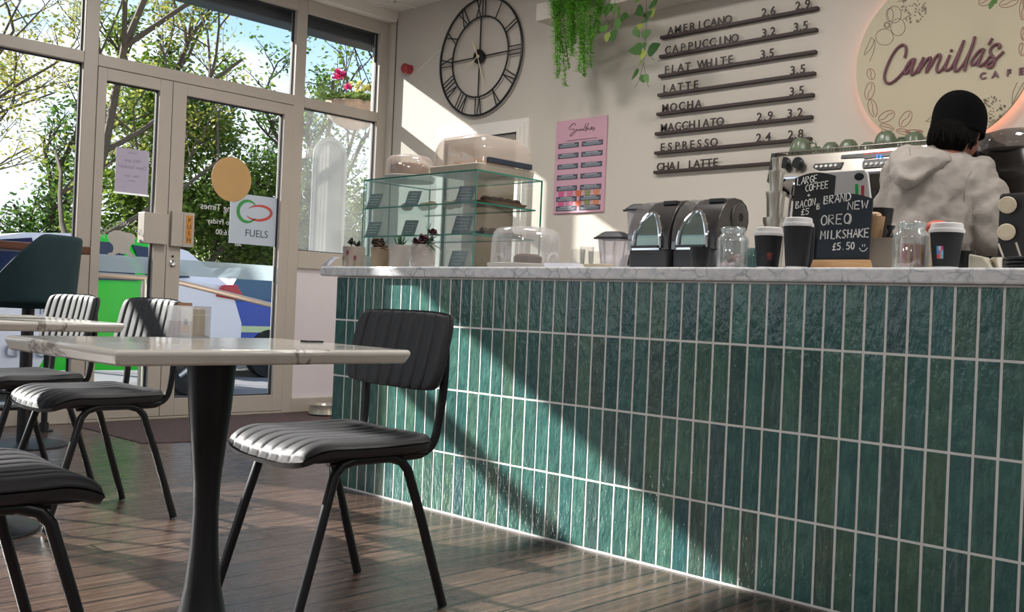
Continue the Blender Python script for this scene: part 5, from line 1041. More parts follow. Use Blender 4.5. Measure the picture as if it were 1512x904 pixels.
hipz = .92; hip = D(1362, 380, 3.88); hip.z = hipz; wst = D(1362, 380, 3.86); wst.z = 1.08; chs = D(1378, 290, 3.87); sho = D(1388, 245, 3.87); nek = D(1398, 222, 3.9); hd = D(1417, 188, 3.92)
LS, LE, LH = D(1334, 252, 3.93), D(1306, 330, 3.98), D(1322, 368, 4.2); RS, RE, RH = D(1442, 264, 3.84), D(1466, 338, 3.78), D(1418, 372, 3.98)
body = MB(); body.loft([ring(hip, .155, .105), ring(wst, .13, .095), ring(chs, .16, .10), ring(sho, .145, .08), ring(nek+up*-.01, .065, .06)])
limb(body, [nek-up*.04, nek+up*.03, hd-up*.05], [.055, .052, .05])
fdir = (vr*.8+vf*.6-up*.25).normalized()                                   # she looks right, away and down
fside = fdir.cross(up).normalized(); fup = fside.cross(fdir)
HM = Matrix((( fside.x, fdir.x, fup.x), (fside.y, fdir.y, fup.y), (fside.z, fdir.z, fup.z))).to_4x4()
body.ell(hd, (.073, .092, .108), 20, 14, HM); hp_ = lambda a, b, c: hd+fside*a+fdir*b+fup*c
body.ell(hp_(0, .055, -.055), (.052, .04, .05), 14, 10, HM); body.ell(hp_(0, .098, -.022), (.013, .02, .02), 10, 8, HM); body.ell(hp_(0, .088, -.062), (.024, .012, .008), 10, 8, HM); body.ell(hp_(0, .082, -.095), (.02, .018, .016), 10, 8, HM)
for s in (-1, 1): body.ell(hp_(s*.075, -.01, -.025), (.01, .018, .03), 10, 8, HM); body.ell(hp_(s*.03, .08, .012), (.017, .012, .009), 10, 8, HM)
for S, E_, H_ in ((LS, LE, LH), (RS, RE, RH)):
    limb(body, [S, E_, H_], [.05, .04, .028]); dh = (H_-E_).normalized(); sd = dh.cross(up).normalized()
    body.ell(H_+dh*.045, (.038, .05, .017), 14, 10, Matrix(((sd.x, dh.x, up.x), (sd.y, dh.y, up.y), (sd.z, dh.z, up.z))).to_4x4())
    for k, (o_, L) in enumerate(((-.03, .06), (-.01, .07), (.01, .067), (.028, .052))):
        b_ = H_+dh*.08+sd*o_; limb(body, [b_, b_+dh*L*.5-up*.004, b_+dh*L*.85-up*.025], [.0095, .009, .008], 8, 3)
    tb0 = H_+dh*.03-sd*.035; limb(body, [tb0, tb0+dh*.03-sd*.022, tb0+dh*.06-sd*.02-up*.01], [.012, .0105, .009], 8, 3)
for s in (-1, 1):
    h0 = hip+vr*s*.08-up*.02; kn_ = Vector((h0.x, h0.y, .5))+vf*.02; an = Vector((h0.x, h0.y, .08)); limb(body, [h0, kn_, an], [.085, .058, .042]); body.ell(an+vf*.06-up*.04, (.045, .12, .035), 14, 10, Matrix(((vr.x, vf.x, 0), (vr.y, vf.y, 0), (0, 0, 1))).to_4x4())
body.build('body', skin, ps, mods=(remesh(.008, 4),))
tr = MB(); tr.loft([ring(hip+up*.05, .168, .118), ring(hip-up*.05, .172, .122), ring(hip-up*.1, .165, .118)])
for s in (-1, 1):
    h0 = hip+vr*s*.08-up*.03; limb(tr, [h0, Vector((h0.x, h0.y, .5))+vf*.02, Vector((h0.x, h0.y, .1))], [.096, .075, .062])
tr.build('trousers', M('trouser_black', '17181c', .8), ps, mods=(remesh(.014, 4),))
sh = MB()
for s in (-1, 1):
    a_ = hip+vr*s*.08; sh.ell(Vector((a_.x, a_.y, .045))+vf*.055, (.05, .135, .042), 16, 10, Matrix(((vr.x, vf.x, 0), (vr.y, vf.y, 0), (0, 0, 1))).to_4x4())
sh.build('shoes', blackp, ps)
hm = MT('hoodie_fleece'); v = hm.co(); n1 = hm.noise(v, 7, 4, .55); n2 = hm.noise(v, 220, 2)
hoodie = hm.surf(hm.mix(n1, srgb('8c857e'), srgb('a29a92')), .92, 0, hm.n('ShaderNodeBump', {'Height': n2, 'Strength': .25, 'Distance': .003, 'Normal': hm.n('ShaderNodeBump', {'Height': n1, 'Strength': .45, 'Distance': .03}).outputs[0]}).outputs[0])
ho = MB(); ho.loft([ring(hip-up*.02, .172, .125), ring(hip+up*.05, .178, .13), ring(wst, .172, .13), ring((wst+chs)/2, .175, .13), ring(chs, .168, .125), ring(chs.lerp(sho, .6), .168, .115), ring(sho+up*.015, .135, .095), ring(nek-up*.015, .09, .08)])
limb(ho, [LS, LE, LH-(LH-LE).normalized()*.03], [.075, .066, .045]); limb(ho, [RS, RE, RH-(RH-RE).normalized()*.03], [.08, .078, .05])
re_ = (RE-RS).normalized(); ho.ell(RE+re_*.02, (.072, .072, .08)); ho.ell(RE.lerp(RS, .45), (.078, .078, .1))
for p, q, w in ((chs+vr*.1-vf*.1, wst+vr*.03-vf*.12, .012), (RS-vf*.06-vr*.02, chs+vr*.12-vf*.09-up*.08, .012), (chs-vr*.05-vf*.115, wst-vr*.08-vf*.115, .01), (RS+re_*.03-vf*.07, RE-vf*.068, .009), (wst+vr*.14-vf*.08, wst-vr*.02-vf*.125-up*.02, .011)): limb(ho, [p, (p+q)/2-vf*.006, q], [w*.5, w, w*.5], 10, 4)
def folds(s, sc):
    def f(o):
        t = bpy.data.textures.new('cloth_folds', 'CLOUDS'); t.noise_scale = sc; t.noise_depth = 2; m = o.modifiers.new('folds', 'DISPLACE'); m.texture = t; m.strength = s; m.mid_level = .5; m.texture_coords = 'LOCAL'
    return f
ho.build('hoodie', hoodie, ps, mods=(remesh(.010, 3), folds(.05, .09)))
# hood lying on the back
hb_ = MB()
hc = D(1362, 240, 3.80)
def px_ring(pts, d0): return [D(x, y, d0+dd) for x, y, dd in pts]
outer = [(1317, 224, .02), (1311, 244, -.01), (1311, 260, -.03), (1322, 272, -.055), (1338, 278, -.07), (1352, 276, -.07), (1372, 264, -.05), (1395, 250, -.03), (1416, 236, -.0), (1416, 226, .03), (1405, 217, .06), (1385, 213, .08), (1360, 213, .08), (1335, 214, .06)]
mid = [(x*.72+1362*.28, y*.72+238*.28, dd-.055) for x, y, dd in outer]; core = [(x*.3+1362*.7, y*.3+236*.7, -.085) for x, y, dd in outer]; back_ = [(x*.95+1362*.05, y*.95+238*.05, .07) for x, y, dd in outer]
hb_.loft([px_ring(back_, 3.82), px_ring(outer, 3.82), px_ring(mid, 3.82), px_ring(core, 3.82)])
hb_.build('hood', hoodie, ps, mods=(remesh(.009, 6), folds(.024, .07)))
sm2 = MB(); sm2.tube(bez([D(1343, 219, 3.775), D(1345, 232, 3.755), D(1351, 246, 3.748), D(1349, 262, 3.745), D(1347, 276, 3.755)], 5), .0018, 6); sm2.tube(bez([D(1449, 245, 3.80), D(1433, 255, 3.765), D(1425, 275, 3.755), D(1424, 300, 3.755)], 5), .0016, 6); sm2.build('seams', M('seam', '857d74', .9), ps)
knit = MT('beanie_knit'); v = knit.co(scale=(1, 1, 1)); kn2 = knit.noise(v, 160, 3); bk = knit.surf(knit.mix(kn2, srgb('030304'), srgb('0a0a0b')), 1.0, 0, knit.bump(kn2, .5, .004), Specular_IOR_Level=.1)
be = MB()
def bean(u, v):
    a = 2*PI*u; t = v*PI/2*1.22; r = math.cos(t-.37 if t > .37 else 0); zz_ = math.sin(max(t-.37, 0))
    low = -.03-.022*math.cos(a)*0
    R_ = 1.0+.035*(1 if t < .37 else 0)
    return hp_(.087*R_*r*math.sin(a), .106*R_*r*math.cos(a)-.006-.02*zz_, (.0+.12*zz_) if t > .37 else -.012+.012*t/.37*1.0)
def bean2(u, v):
    a = 2*PI*u
    if v < .25: q = v/.25; return hp_(.089*math.sin(a), (.105)*math.cos(a)-.01, -.022+.05*q-.028*(1-math.cos(a))*.5*(1-q))
    q = (v-.25)/.75; t = q*PI/2; r = math.cos(t)**.85; return hp_(.089*r*math.sin(a), .105*r*math.cos(a)-.01-.012*q, .028+.098*math.sin(t))
be.grid(bean2, 40, 20, closed_u=True); be.build('beanie', bk, ps, mods=(solid(.006, 1),))
hairm = M('dark_hair', '080605', .9, var=.3, scale=40, Specular_IOR_Level=.15); hr = MB(); rs = random.Random(8)
for k in range(320):
    a = PI*.42+rs.uniform(-1, 1)*1.55+PI*.58; r0 = Vector((math.sin(a)*.083, math.cos(a)*.1-.008)); b0 = hp_(r0.x, r0.y, .005); L = rs.uniform(.035, .085); o1 = hp_(r0.x*1.06, r0.y*1.1-.006, -.05+rs.uniform(-.01, .01)); o2 = hp_(r0.x*rs.uniform(.8, 1.1), r0.y*rs.uniform(.75, 1.12)-.012, -.03-L)
    hr.tube(bez([b0, o1, o2+Vector((rs.uniform(-.01, .01), rs.uniform(-.01, .01), 0))], 4), [.0042]*5+[.0036, .003, .002, .001][:4], 4)
hr.ell(hp_(-.012, -.045, -.055), (.078, .07, .085), 18, 12, HM)
hr.build('hair', hairm, ps, smooth=60)
# ================================================================== DOOR SIGNS
def glass_board(name, label, cat, y0, y1, z0, z1, m, x=XW-.038, t=.002):
    r = thing(name, label, cat, (x, y0, z0)); MB().box(0, t, 0, y1-y0, 0, z1-z0).build('sheet', m, r, smooth=0); return r
noti = glass_board('paper_notice', 'lilac paper notice taped to the glass of the left door', 'notice', 2.785, 3.0, 1.425, 1.70, M('notice_paper', 'b9b2c6', .7, var=.02))
tm_ = MB()
for s, z, sz in (('Camilla', .245, .02), ('We are', .19, .034), ('Open Sundays!', .152, .03), ('10am - 3pm', .10, .02), ('walk in', .07, .018)): text_mb(s, sz, .0003, MIRRM((.0024, .107, z)), mb=tm_)
tm_.build('mirrored_print', M('notice_ink', '8d86a0', .7), noti, smooth=0)
MB().box(.0005, .003, -.006, .222, -.012, .0).build('tape', clear('tape', (.9, .92, .95), .1, .3), noti, smooth=0)
disc = MB().lathe([(0, 0), (.15, 0), (.15, .002), (0, .002)], 64, M4=Matrix.Translation((XW-.034, 3.585, 1.594)) @ Matrix.Rotation(PI/2, 4, 'Y')); o = disc.build('round_sticker', M('sticker_tan', 'c6a06a', .6, var=.04)); tag(o, 'large round tan sticker on the glass of the right door', 'sticker')
fu = glass_board('fuels_poster', 'white poster with green and red swirl reading FUELS on the right door', 'poster', 3.585, 3.945, 1.165, 1.505, M('poster_white', 'c3cfdd', .6, var=.03))
def swoosh(cy, cz, a, b, t0, t1, w, tilt=0):
    n = 24; A = []; B_ = []
    for k in range(n+1):
        t = t0+(t1-t0)*k/n; ww = w*math.sin(PI*k/n)**.7
        for L, q in ((A, 1), (B_, -1)):
            y_, z_ = (a+q*ww)*math.cos(t), (b+q*ww)*math.sin(t); L.append((.0032, cy+y_*math.cos(tilt)-z_*math.sin(tilt), cz+y_*math.sin(tilt)+z_*math.cos(tilt)))
    return MB().add(A+B_, [(i, i+1, n+2+i, n+1+i) for i in range(n)])
swoosh(.135, .225, .075, .072, .2, 5.4, .013, .35).build('green_swirl', M('swirl_green', '3f9a4e', .5), fu, smooth=0); swoosh(.22, .222, .1, .05, -2.9, 2.6, .011, .1).build('red_swirl', M('swirl_red', 'c4524a', .5), fu, smooth=0)
text_mb('FUELS', .07, .0004, GLASSM((.0034, .21, .055))).build('lettering', M('fuel_ink', '4a5560', .6), fu, smooth=0)
ot = MB()
for s, y, z, sz in (('Opening Times', 3.56, 1.375, .062), ('Monday to Friday', 3.60, 1.285, .05), ('07:00 - 16:00', 3.62, 1.215, .05), ('Sat', 3.66, 1.15, .045)): text_mb(s, sz, .0004, MIRRM((XW-.0405, y, z)), mb=ot)
o = ot.build('opening_times', M('vinyl_white', 'd6d8d6', .6), smooth=0); tag(o, 'white opening times lettering on the right door glass, seen mirrored', 'lettering')
dg = thing('dog_sticker', 'white dogs welcome sticker with a dog silhouette on the left door', 'sticker', (XW-.038, 2.85, 1.09)); dm = MB(); vin = M('vinyl_grey', 'bdb9b2', .6)
T5 = Matrix(((0, 0, 1, 0), (1, 0, 0, 0), (0, 1, 0, 0), (0, 0, 0, 1)))
blob = [(-.085, .02), (-.095, .05), (-.085, .075), (-.055, .092), (-.02, .095), (.015, .085), (.045, .085), (.075, .075), (.085, .055), (.075, .04), (.08, .02), (.06, .015), (.05, .0), (.045, -.02), (.06, -.04), (.085, -.055), (.09, -.065), (.05, -.065), (.02, -.045), (.0, -.05), (-.02, -.045), (-.04, -.055), (-.06, -.065), (-.09, -.062), (-.085, -.05), (-.06, -.045), (-.055, -.02), (-.06, 0)]
dm.prism(blob, (0, 0, 0), (0, 1, 0), (0, 0, 1), (1, 0, 0), .0015); dm.build('dog_silhouette', vin, dg, smooth=0)
wm = MB(); s = 'DOGS WELCOME'
for k, c in enumerate(s):
    if c == ' ': continue
    a = PI*(.12+.76*k/(len(s)-1)); text_mb(c, .042, .0004, Matrix.Translation((0, .122*math.cos(a), .0+.125*math.sin(a))) @ Matrix.Rotation(a-PI/2, 4, 'X') @ MIRRM((0, 0, 0)), mb=wm)
wm.build('arched_lettering', vin, dg, smooth=0)
# ================================================================== OUTSIDE
struct(MB().box(-60, XW-.2, -30, 45, -.30, -.22), 'floor_outside', M('asphalt', '6f6e70', .9, var=.12, scale=30), smooth=0)
struct(MB().box(-7.9, XW-.2, -12, 14, -.22, -.04), 'floor_pavement', M('pavement', '98928c', .85, var=.08, scale=6), smooth=0)
tag(MB().box(-6.50, -6.32, -.1, 5.0, 2.775, 3.05).build('shutter_box', M('shutter_grey', '4b5054', .5), smooth=0, bevel=.01), 'grey roller shutter box outside above the window heads', 'shutter box')
# handrail
hrl = thing('handrail', 'steel handrail outside the doors sloping down to the right', 'handrail', (-7.3, 3.5, -.04)); HO = Vector((-7.3, 3.5, -.04)); w3 = lambda px, py: Vector(on(px, py, 'X', -7.3))-HO
MB().tube(bez([w3(60, 405), w3(145, 406.5), w3(232, 412)], 5)+[w3(268, 418), w3(410, 453), w3(470, 469)], .021, 10).build('rail', M('rail_metal', 'b7a594', .3, .8), hrl)
for px, py in ((213, 411), (455, 465)):
    p = w3(px, py); MB().tube([(p.x, p.y, 0), p], .018, 10).build('post', steel, hrl); MB().tube([p-up*.16, p-up*.045], .026, 10).build('post_sleeve', steel, hrl)
# hanging basket
HX = -6.75; bcp = Vector((HX, 4.965, 2.20)); hk = thing('hanging_basket', 'hanging basket of pink and yellow flowers outside the right side window', 'hanging basket', bcp); R = .225
MB().grid(lambda u, v: Vector((R*math.cos(2*PI*u)*math.sin(v*PI/2)*(1+.03*math.cos(28*PI*u)), R*math.sin(2*PI*u)*math.sin(v*PI/2)*(1+.03*math.cos(28*PI*u)), .2-.2*math.cos(v*PI/2))), 56, 10, closed_u=True).build('coir_bowl', M('coir_liner', 'b99f8c', .9, var=.2, scale=25), hk, mods=(solid(.01),))
ch = MB(); topc = Vector((0, -.015, .66))
for a in (.4, 1.97, 3.54, 5.1): ch.tube([(R*math.cos(a), R*math.sin(a), .2), topc], .004, 5)
ch.tube(bez([topc, topc+Vector((.0, -.02, .04)), topc+Vector((0, .02, .07)), topc+Vector((0, .005, .1))], 5), .005, 6); ch.build('chains', black_metal, hk)
fo = MB(); rs = random.Random(2)
for k in range(420):
    a = rs.uniform(0, 2*PI); q = .23*math.sqrt(rs.random()); leafquad(fo, (q*math.cos(a), q*math.sin(a), .19+.1*rs.random()*(1-q/.3)), (math.cos(a)*.8, math.sin(a)*.8, rs.uniform(-.3, 1)), (0, 0, 1), rs.uniform(.04, .07), .03, .2)
for k in range(50): leafquad(fo, (rs.uniform(-.08, .08), -.2-rs.random()*.12, .2+rs.uniform(-.02, .08)), (0, -1, rs.uniform(-.6, .6)), (0, 0, 1), .05, .025, .2)
fo.build('foliage', leafmat('basket_leaf', '4a6b38', '8a9a52', .4), hk, smooth=0)
def bloom(c, R_, n, w): 
    mb = MB()
    for k in range(n): 
        z = rs.uniform(-.6, 1); a = rs.uniform(0, 2*PI); leafquad(mb, c, (math.cos(a)*math.sqrt(max(0, 1-z*z)), math.sin(a)*math.sqrt(max(0, 1-z*z)), z), (rs.random(), rs.random(), 1), R_*rs.uniform(.8, 1.1), w, .2, ((0, .2), (.5, .6), (.85, .6), (1, 0)))
    return mb
bloom((0, -.15, .40), .062, 60, .03).build('pink_bloom', leafmat('petal_pink', 'e8408a', 'f06aa8', .35), hk, smooth=0); b3 = bloom((0, -.06, .32), .04, 30, .02); b3.build('pink_bloom', leafmat('petal_pink', 'e8408a', 'f06aa8', .35), hk, smooth=0); MB().tube([(0, -.1, .22), (0, -.15, .40)], .004, 5).build('flower_stem', stem_m, hk)
ye = MB()
for k in range(26): m_ = bloom((rs.uniform(-.1, .12), rs.uniform(.0, .21), rs.uniform(.24, .40)), .035, 14, .018); ye.add(m_.v, m_.f)
ye.build('yellow_blooms', leafmat('petal_yellow', 'e8dc8a', 'f2ecb4', .4), hk, smooth=0)
bk_ = thing('basket_bracket', 'black iron bracket holding the hanging basket', 'bracket', (HX, 5.25, 2.6)); BO = Vector((HX, 5.25, 2.6)); t_ = bcp+topc+Vector((0, .005, .11))-BO
MB().tube(bez([t_+Vector((0, -.03, .0)), t_+Vector((0, -.02, .045)), t_+Vector((0, .02, .03)), Vector((0, .1, .36))], 6), .008, 6).build('arm', black_metal, bk_); MB().tube([t_+Vector((0, .03, .02)), Vector((0, .1, -.05))], .007, 6).build('brace', black_metal, bk_); MB().box(-.015, .6, .1, .12, -.15, .45).build('wall_plate', black_metal, bk_, smooth=0)
# rounded top sign outside
ar_ = thing('arched_sign', 'pale round topped sign board standing outside the side window', 'sign', (-6.9, 4.85, -.04)); ay0, ay1 = 4.72-4.85, 5.02-4.85; aw = (ay1-ay0)/2; acy = (ay0+ay1)/2; az = 2.115+.04-aw
poly = [(acy-aw, .05), (acy+aw, .05)]+[(acy+aw*math.cos(t), az+aw*math.sin(t)) for t in [PI*k/16 for k in range(17)]]
MB().prism(poly, (-.03, 0, 0), (0, 1, 0), (0, 0, 1), (1, 0, 0), .025).build('board', M('arch_pale', '6c7276', .5), ar_, smooth=30); MB().tube([(0, a, b) for a, b in poly], .016, 8, closed=True).build('rim', M('arch_rim', '8a8e90', .5), ar_); MB().box(-.2, .2, acy-.2, acy+.2, 0, .05).build('foot', steel, ar_, smooth=0)
# car
car = thing('parked_car', 'white and green hatchback parked outside the doors', 'car', (-9.5, 3.65, -.22))
CO_ = 3.65; lowp = [(-2.05, .30), (-2.1, .45), (-2.05, .72), (-1.7, .90), (-1.05, 1.03), (.9, 1.12), (1.5, 1.16), (1.93, 1.13), (2.03, .98), (2.12, .75), (2.12, .40), (2.05, .26)]
def carm():
    t = MT('car_paint'); c = t.n('ShaderNodeTexCoord'); s = t.n('ShaderNodeSeparateXYZ', {0: c.outputs['Object']})
    k = t.n('ShaderNodeMath', {0: s.outputs['Z'], 1: -.42, 2: s.outputs['Y']}, operation='MULTIPLY_ADD'); a = t.n('ShaderNodeMath', {0: k.outputs[0], 1: -.13}, operation='GREATER_THAN'); e2 = t.n('ShaderNodeMath', {0: s.outputs['Z'], 1: -.03, 2: s.outputs['Y']}, operation='MULTIPLY_ADD'); b = t.n('ShaderNodeMath', {0: e2.outputs[0], 1: 1.24}, operation='LESS_THAN')
    f = t.n('ShaderNodeMath', {0: a.outputs[0], 1: b.outputs[0]}, operation='MULTIPLY'); return t.surf(t.mix(f.outputs[0], srgb('e9e9ee'), srgb('1fce2c')), .2)
cpm = carm()
def carslice(x): 
    s = 1-.06*abs(x+.85)**3*1.2; return [(x, y*(1 if abs(y) < 1.5 else s), z) for y, z in lowp]
lb = MB(); lb.loft([carslice(x) for x in (0, -.06, -.3, -.85, -1.4, -1.64, -1.70)]); lb.v = [(x-(.05 if x > -.01 else 0), y, z) if (z > 1.0 or z < .35) and x > -.01 else (x, y, z) for x, y, z in lb.v]
arch_ = MB()
lb.build('bodywork', cpm, car, smooth=35)
roofp = [(-1.05, 1.02), (-.42, 1.46), (-.1, 1.53), (.6, 1.575), (1.2, 1.54), (1.5, 1.47), (1.93, 1.14)]
gh = MB(); gh.loft([[(x-.0, y, z) for y, z in roofp] for x in (-.12, -.22, -1.5, -1.6)]); gh.v = [(x-(.1 if x > -.5 else -.1)*max(0, (z-1.02)/.5), y, z) for x, y, z in gh.v]; gh.build('roof', cpm, car, smooth=35)
cgl = M('car_glass', '1a2a4a', .08)
for s in (0,):
    wp = MB()
    def wpt(y, z): return (-.113-.1*max(0, (z-1.02)/.5)+.006, y, z)
    for poly_ in ([(-.85, 1.1), (-.38, 1.44), (-.05, 1.485), (-.0, 1.1)], [(.05, 1.12), (.05, 1.49), (.75, 1.5), (.95, 1.14)], [(1.05, 1.16), (.9, 1.49), (1.15, 1.47), (1.5, 1.2)]):
        pts = [wpt(*p) for p in poly_]; wp.add(pts, [tuple(range(len(pts)))])
    wp.build('side_windows', cgl, car, smooth=0, mods=(solid(.012),))
for y in (-1.32, 1.5):
    m = MB().lathe([(.0, 0), (.46, 0), (.46, .05), (0, .05)], 36, M4=Matrix.Translation((-.062, y, .32)) @ Matrix.Rotation(PI/2, 4, 'Y')); m.build('wheel_arch', M('arch_dark', '3a3d3e', .8), car)
    tr_ = Matrix.Translation((-.10, y, .32)) @ Matrix.Rotation(PI/2, 4, 'Y'); MB().lathe([(.2, 0), (.3, 0), (.32, .02), (.32, .12), (.3, .14), (.2, .13)], 40, M4=tr_, cap=False).build('tyre', M('tyre', '1b1b1c', .8), car); MB().lathe([(0, .05), (.21, .05), (.21, .13), (.195, .13), (.19, .07), (0, .07)], 40, M4=tr_).build('wheel_back', M('wheel_dark', '2a2a2c', .5), car)
    sp5 = MB()
    for k in range(5):
        a = 2*PI*k/5+.3; sp5.tube([tr_ @ Vector((.03*math.cos(a), .03*math.sin(a), .12)), tr_ @ Vector((.195*math.cos(a), .195*math.sin(a), .115))], [.032, .024], 8)
    sp5.build('wheel_spokes', M('alloy', 'c9cbd0', .3, .6), car)
tlm = MB(); tlm.prism([(1.72, 1.02), (1.80, 1.14), (1.95, 1.15), (2.04, 1.02), (1.96, .99)], (-.055, 0, 0), (0, 1, 0), (0, 0, 1), (1, 0, 0), .075); tlm.build('tail_light', M('tail_red', 'b82a34', .2), car, smooth=0, bevel=.015)
MB().tube([(-.02, 1.15+.14*math.cos(k), .86+.14*math.sin(k)) for k in [2*PI*i/28 for i in range(28)]], .006, 5, closed=True).build('fuel_flap', M('flap_line', 'b9bac0', .5), car)
gl_ = M('lettering_grey', '85888e', .6)
text_mb('deco', .26, .001, GLASSM((.006, 3.58-CO_-.0, .40)), mb=None, center=True).build('door_lettering', gl_, car, smooth=0); text_mb('le', .14, .001, GLASSM((.006, 3.66-CO_, .79))).build('door_lettering', gl_, car, smooth=0)
# blue car further back, seen past the white one
bl = thing('blue_car', 'blue car parked further back behind the white and green hatchback', 'car', (-11.5, 7.9, -.22)); blm = M('blue_paint', '2348a8', .25)
bp_ = [(-1.3, .28), (-1.34, .6), (-1.28, .95), (-.2, 1.02), (1.6, .98), (2.6, .85), (2.75, .5), (2.7, .28)]
b_ = MB(); b_.loft([[(x, y*s, z) for y, z in bp_] for x, s in ((0, .97), (-.1, 1), (-1.5, 1), (-1.65, .97))]); b_.build('bodywork', blm, bl, smooth=30); b_ = MB(); b_.loft([[(x, y, z) for y, z in ((-1.22, .95), (-.95, 1.4), (.3, 1.45), (.9, 1.38), (1.55, .98))] for x in (-.15, -1.5)]); b_.build('cabin', M('teal_glass_dark', '2a5a7a', .15), bl, smooth=30)
MB().box(-1.6, .006, -1.36, 2.7, .58, .66).build('stripe', M('stripe_lime', 'c9d8a0', .4), bl, smooth=0); MB().box(-1.6, .01, -1.36, 2.72, .22, .3).build('sill', M('sill_white', 'd9dadc', .4), bl, smooth=0)
for y in (-.6, 2.0): MB().lathe([(0, 0), (.31, 0), (.31, .14), (0, .14)], 32, M4=Matrix.Translation((-.12, y, .31)) @ Matrix.Rotation(PI/2, 4, 'Y')).build('wheel', M('tyre', '1b1b1c', .8), bl)
# low building and wall across the car park
bd = thing('cream_building', 'low cream building across the car park behind the trees', 'building', (-21, 13.5, -.22)); MB().box(-4, 0, -1.5, 4.5, 0, 2.6).build('wall', M('render_cream', 'd8c8a8', .8), bd, smooth=0); MB().box(-4.2, .2, -1.7, 4.7, 2.6, 2.8).build('roof', M('roof_grey', '6a625c', .7), bd, smooth=0)
for y in (-.6, 1.2, 2.8): MB().box(-.05, .02, y, y+.9, .9, 2.0).build('window', M('far_glass', '5a6a7a', .2), bd, smooth=0)
wl = MB().box(-20.2, -20, -6, 11.5, -.22, 1.0).build('low_wall', M('wall_brick', '9a8676', .9, var=.2, scale=3), smooth=0); tag(wl, 'low brown wall across the car park under the trees', 'wall')
for k, y in enumerate((8.66, 9.08)): tag(MB().tube([(-13.5, y, -.22), (-13.5, y, 1.55)], .035, 10).build('lamp_post', trimw), 'pale slim post across the car park, '+('left' if k == 0 else 'right')+' of a pair', 'post', 'posts across the car park')
bark = M('bark', '5a4d40', .9, var=.3, scale=20)
def tree(label, x, y, h, seed, leaf, crowns, nleaf, spread=.9, trunk=.2, lsize=(.12, .22), depth_=4, name='tree', lowb=.25):
    r = thing(name, label, 'tree', (x, y, -.22), 0, 'trees across the car park'); rs = random.Random(seed); br = MB(); tips = []
    def grow(p, d, L, R_, lv):
        n = 4; pts = [p]; q = p.copy(); dd = d.copy()
        for k in range(n): dd = (dd+Vector((rs.uniform(-.22, .22), rs.uniform(-.22, .22), rs.uniform(-.05, .14)))).normalized(); q = q+dd*L/n; pts.append(q.copy())
        br.tube(pts, [R_*(1-.45*k/n) for k in range(n+1)], 6 if lv < 2 else 4, cap=False); tips.extend(pts[1:] if lv >= 2 else [])
        if lv < depth_:
            for k in range(rs.choice((2, 3, 3)) if lv else 7):
                t = rs.uniform(.35, 1) if lv else lowb+(1-lowb)*k/6; b = pts[min(n, max(1, int(t*n+.5)))]; a = rs.uniform(0, 2*PI); el = rs.uniform(.2, .9)
                nd = (Vector((math.cos(a)*math.cos(el), math.sin(a)*math.cos(el), math.sin(el)))*spread+dd*.5).normalized(); grow(b, nd, L*rs.uniform(.5, .72) if lv else h*rs.uniform(.28, .4), R_*.55, lv+1)
    grow(Vector((0, 0, 0)), Vector((0, 0, 1)), h*.8, trunk, 0); br.build('branches', bark, r, smooth=60)
    lm = MB(); cl = []
    for c, R_ in crowns:
        for k in range(int(16*R_*R_)+6): v_ = Vector((rs.gauss(0, 1), rs.gauss(0, 1), rs.gauss(0, 1))).normalized()*R_*rs.uniform(.55, 1); cl.append((Vector(c)+v_, rs.uniform(.35, .7)))
    for k in range(nleaf):
        if crowns and rs.random() < .82: c, R_ = rs.choice(cl); p = c+Vector((rs.gauss(0, .45), rs.gauss(0, .45), rs.gauss(0, .4)))*R_
        else: p = rs.choice(tips)+Vector((rs.gauss(0, .12), rs.gauss(0, .12), rs.gauss(0, .12)))
        leafquad(lm, p, (rs.uniform(-1, 1), rs.uniform(-1, 1), rs.uniform(-.8, .5)), (rs.uniform(-1, 1), rs.uniform(-1, 1), 1), rs.uniform(*lsize), rs.uniform(*lsize)*.55, .15, ((0, 0), (.35, .5), (.7, .42), (1, 0)))
    lm.build('leaves', leaf, r, smooth=0)
lg1 = leafmat('tree_leaf', '3d5a26', '8aa040', .5); lg2 = leafmat('tree_leaf_yellow', '7a8838', 'b4aa58', .5); lg3 = leafmat('tree_leaf_dark', '2c4a22', '6a8a3a', .45)
tree('thin branchy tree with sparse yellowing leaves at the far left', -14.5, 5.75, 7.6, 5, lg2, [], 8000, 1.0, .075, (.045, .085), 5, lowb=.1)
tree('thin branchy tree at the very left edge with sparse leaves', -15.5, 4.6, 6.6, 77, lg2, [], 7000, 1.0, .065, (.045, .085), 5, lowb=.1)
tree('dense green tree behind the double doors', -16, 8.5, 5.0, 12, lg1, [((0, 0, 2.9), 1.35), ((.2, -1.2, 2.3), 1.05), ((0, 1.0, 2.5), 1.1), ((0, -.5, 4.0), .75)], 26000, .8, .11, (.07, .13))
tree('rounded green tree right of the double doors', -17.5, 11.2, 4.6, 23, lg3, [((0, 0, 2.7), 1.25), ((0, -1.1, 2.0), 1.0), ((0, .9, 2.1), .9)], 17000, .8, .1, (.07, .13))
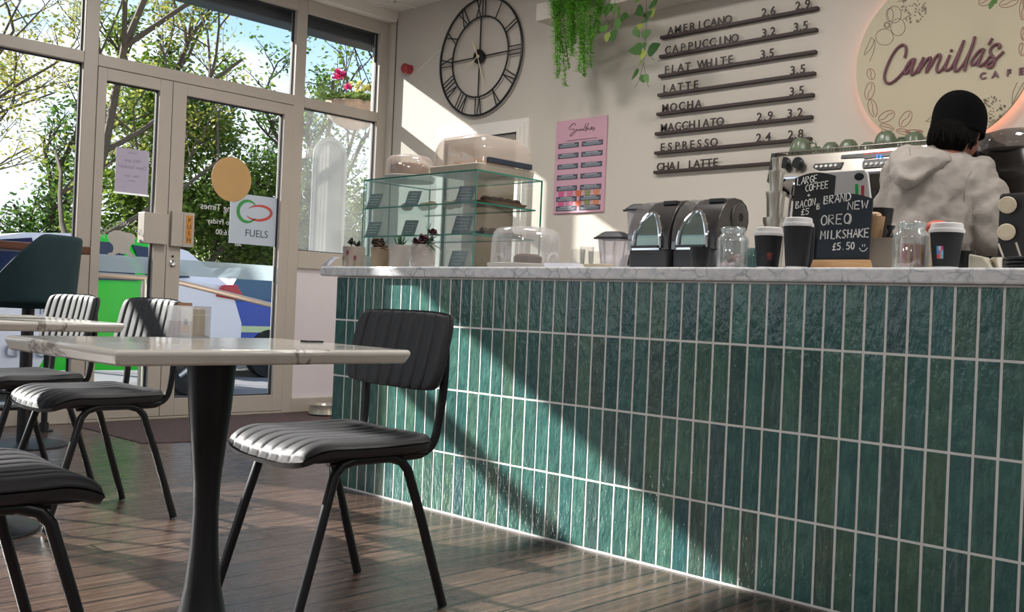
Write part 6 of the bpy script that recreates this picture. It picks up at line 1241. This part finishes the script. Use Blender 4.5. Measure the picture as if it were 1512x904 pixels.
tree('light green tree seen through the right side window', -14.2, 10.9, 4.3, 31, lg1, [((0, .3, 2.6), .75), ((0, -.4, 1.8), .7), ((0, .8, 2.0), .7)], 9000, .8, .08, (.06, .11))
tree('low bushy tree under the thin branchy tree', -18.5, 7.3, 3.4, 41, lg3, [((0, 0, 1.7), 1.2), ((0, -1.2, 1.2), .9), ((0, 1.2, 1.3), .9)], 10000, .8, .08, (.07, .13))
# unseen hedge, added to keep the low sun out of the room
hg = MB(); rs = random.Random(14)
hg.grid(lambda u, v: Vector((.9*math.cos(v*PI)+.25*noise.noise(Vector((u*22, v*4, 0))), -8+8.1*u, (6.25+.35*noise.noise(Vector((u*9, 3, 0))))*math.sin(v*PI)**.45 if 0 < v < 1 else 0)), 80, 24)
o = hg.build('conifer_hedge', M('hedge_green', '2f4a24', .9, var=.35, scale=9, bump=.8, bscale=25)); o.location = (-15, 0, -.22); tag(o, 'tall clipped conifer hedge along the far left edge of the car park', 'hedge')

# ------------------------------------------------------------------ sub-parts hang under their parts
def nm(o): return o.name.split('.')[0]
for child, par in (('seat_board', 'seat'), ('hand_pin', 'hub'), ('wheel_back', 'tyre'), ('wheel_spokes', 'tyre'), ('lid_tab', 'lid'), ('chalk_lettering', 'slate'), ('chalk_marks', 'card'), ('fuel_flap', 'bodywork'), ('door_lettering', 'bodywork'), ('chevron_relief', 'pot'), ('tulip_print', 'pot'), ('tulip_stem_print', 'pot'), ('sticker_patch', 'cup_sleeve'), ('hinge_hole', 'hinge_cap'), ('latch_bar', 'hood'), ('catch', 'hood'), ('label_print', 'menu_labels'), ('display_digit', 'display'), ('display_lights', 'display'), ('camera_cutout', 'back_cover'), ('seams', 'hoodie'), ('jar_rim', 'jar_glass'), ('handle_bar', 'dome_cover'), ('clip', 'dome_cover'), ('post_sleeve', 'post'), ('sachet_print', 'white_sachet')):
    for t in [o for o in bpy.data.objects if o.parent is None]:
        ks = kids(t); cs = [o for o in ks if nm(o) == child]; pp_ = [o for o in ks if nm(o) == par]
        if cs and pp_:
            for i, c in enumerate(cs): c.parent = pp_[i*len(pp_)//len(cs)]
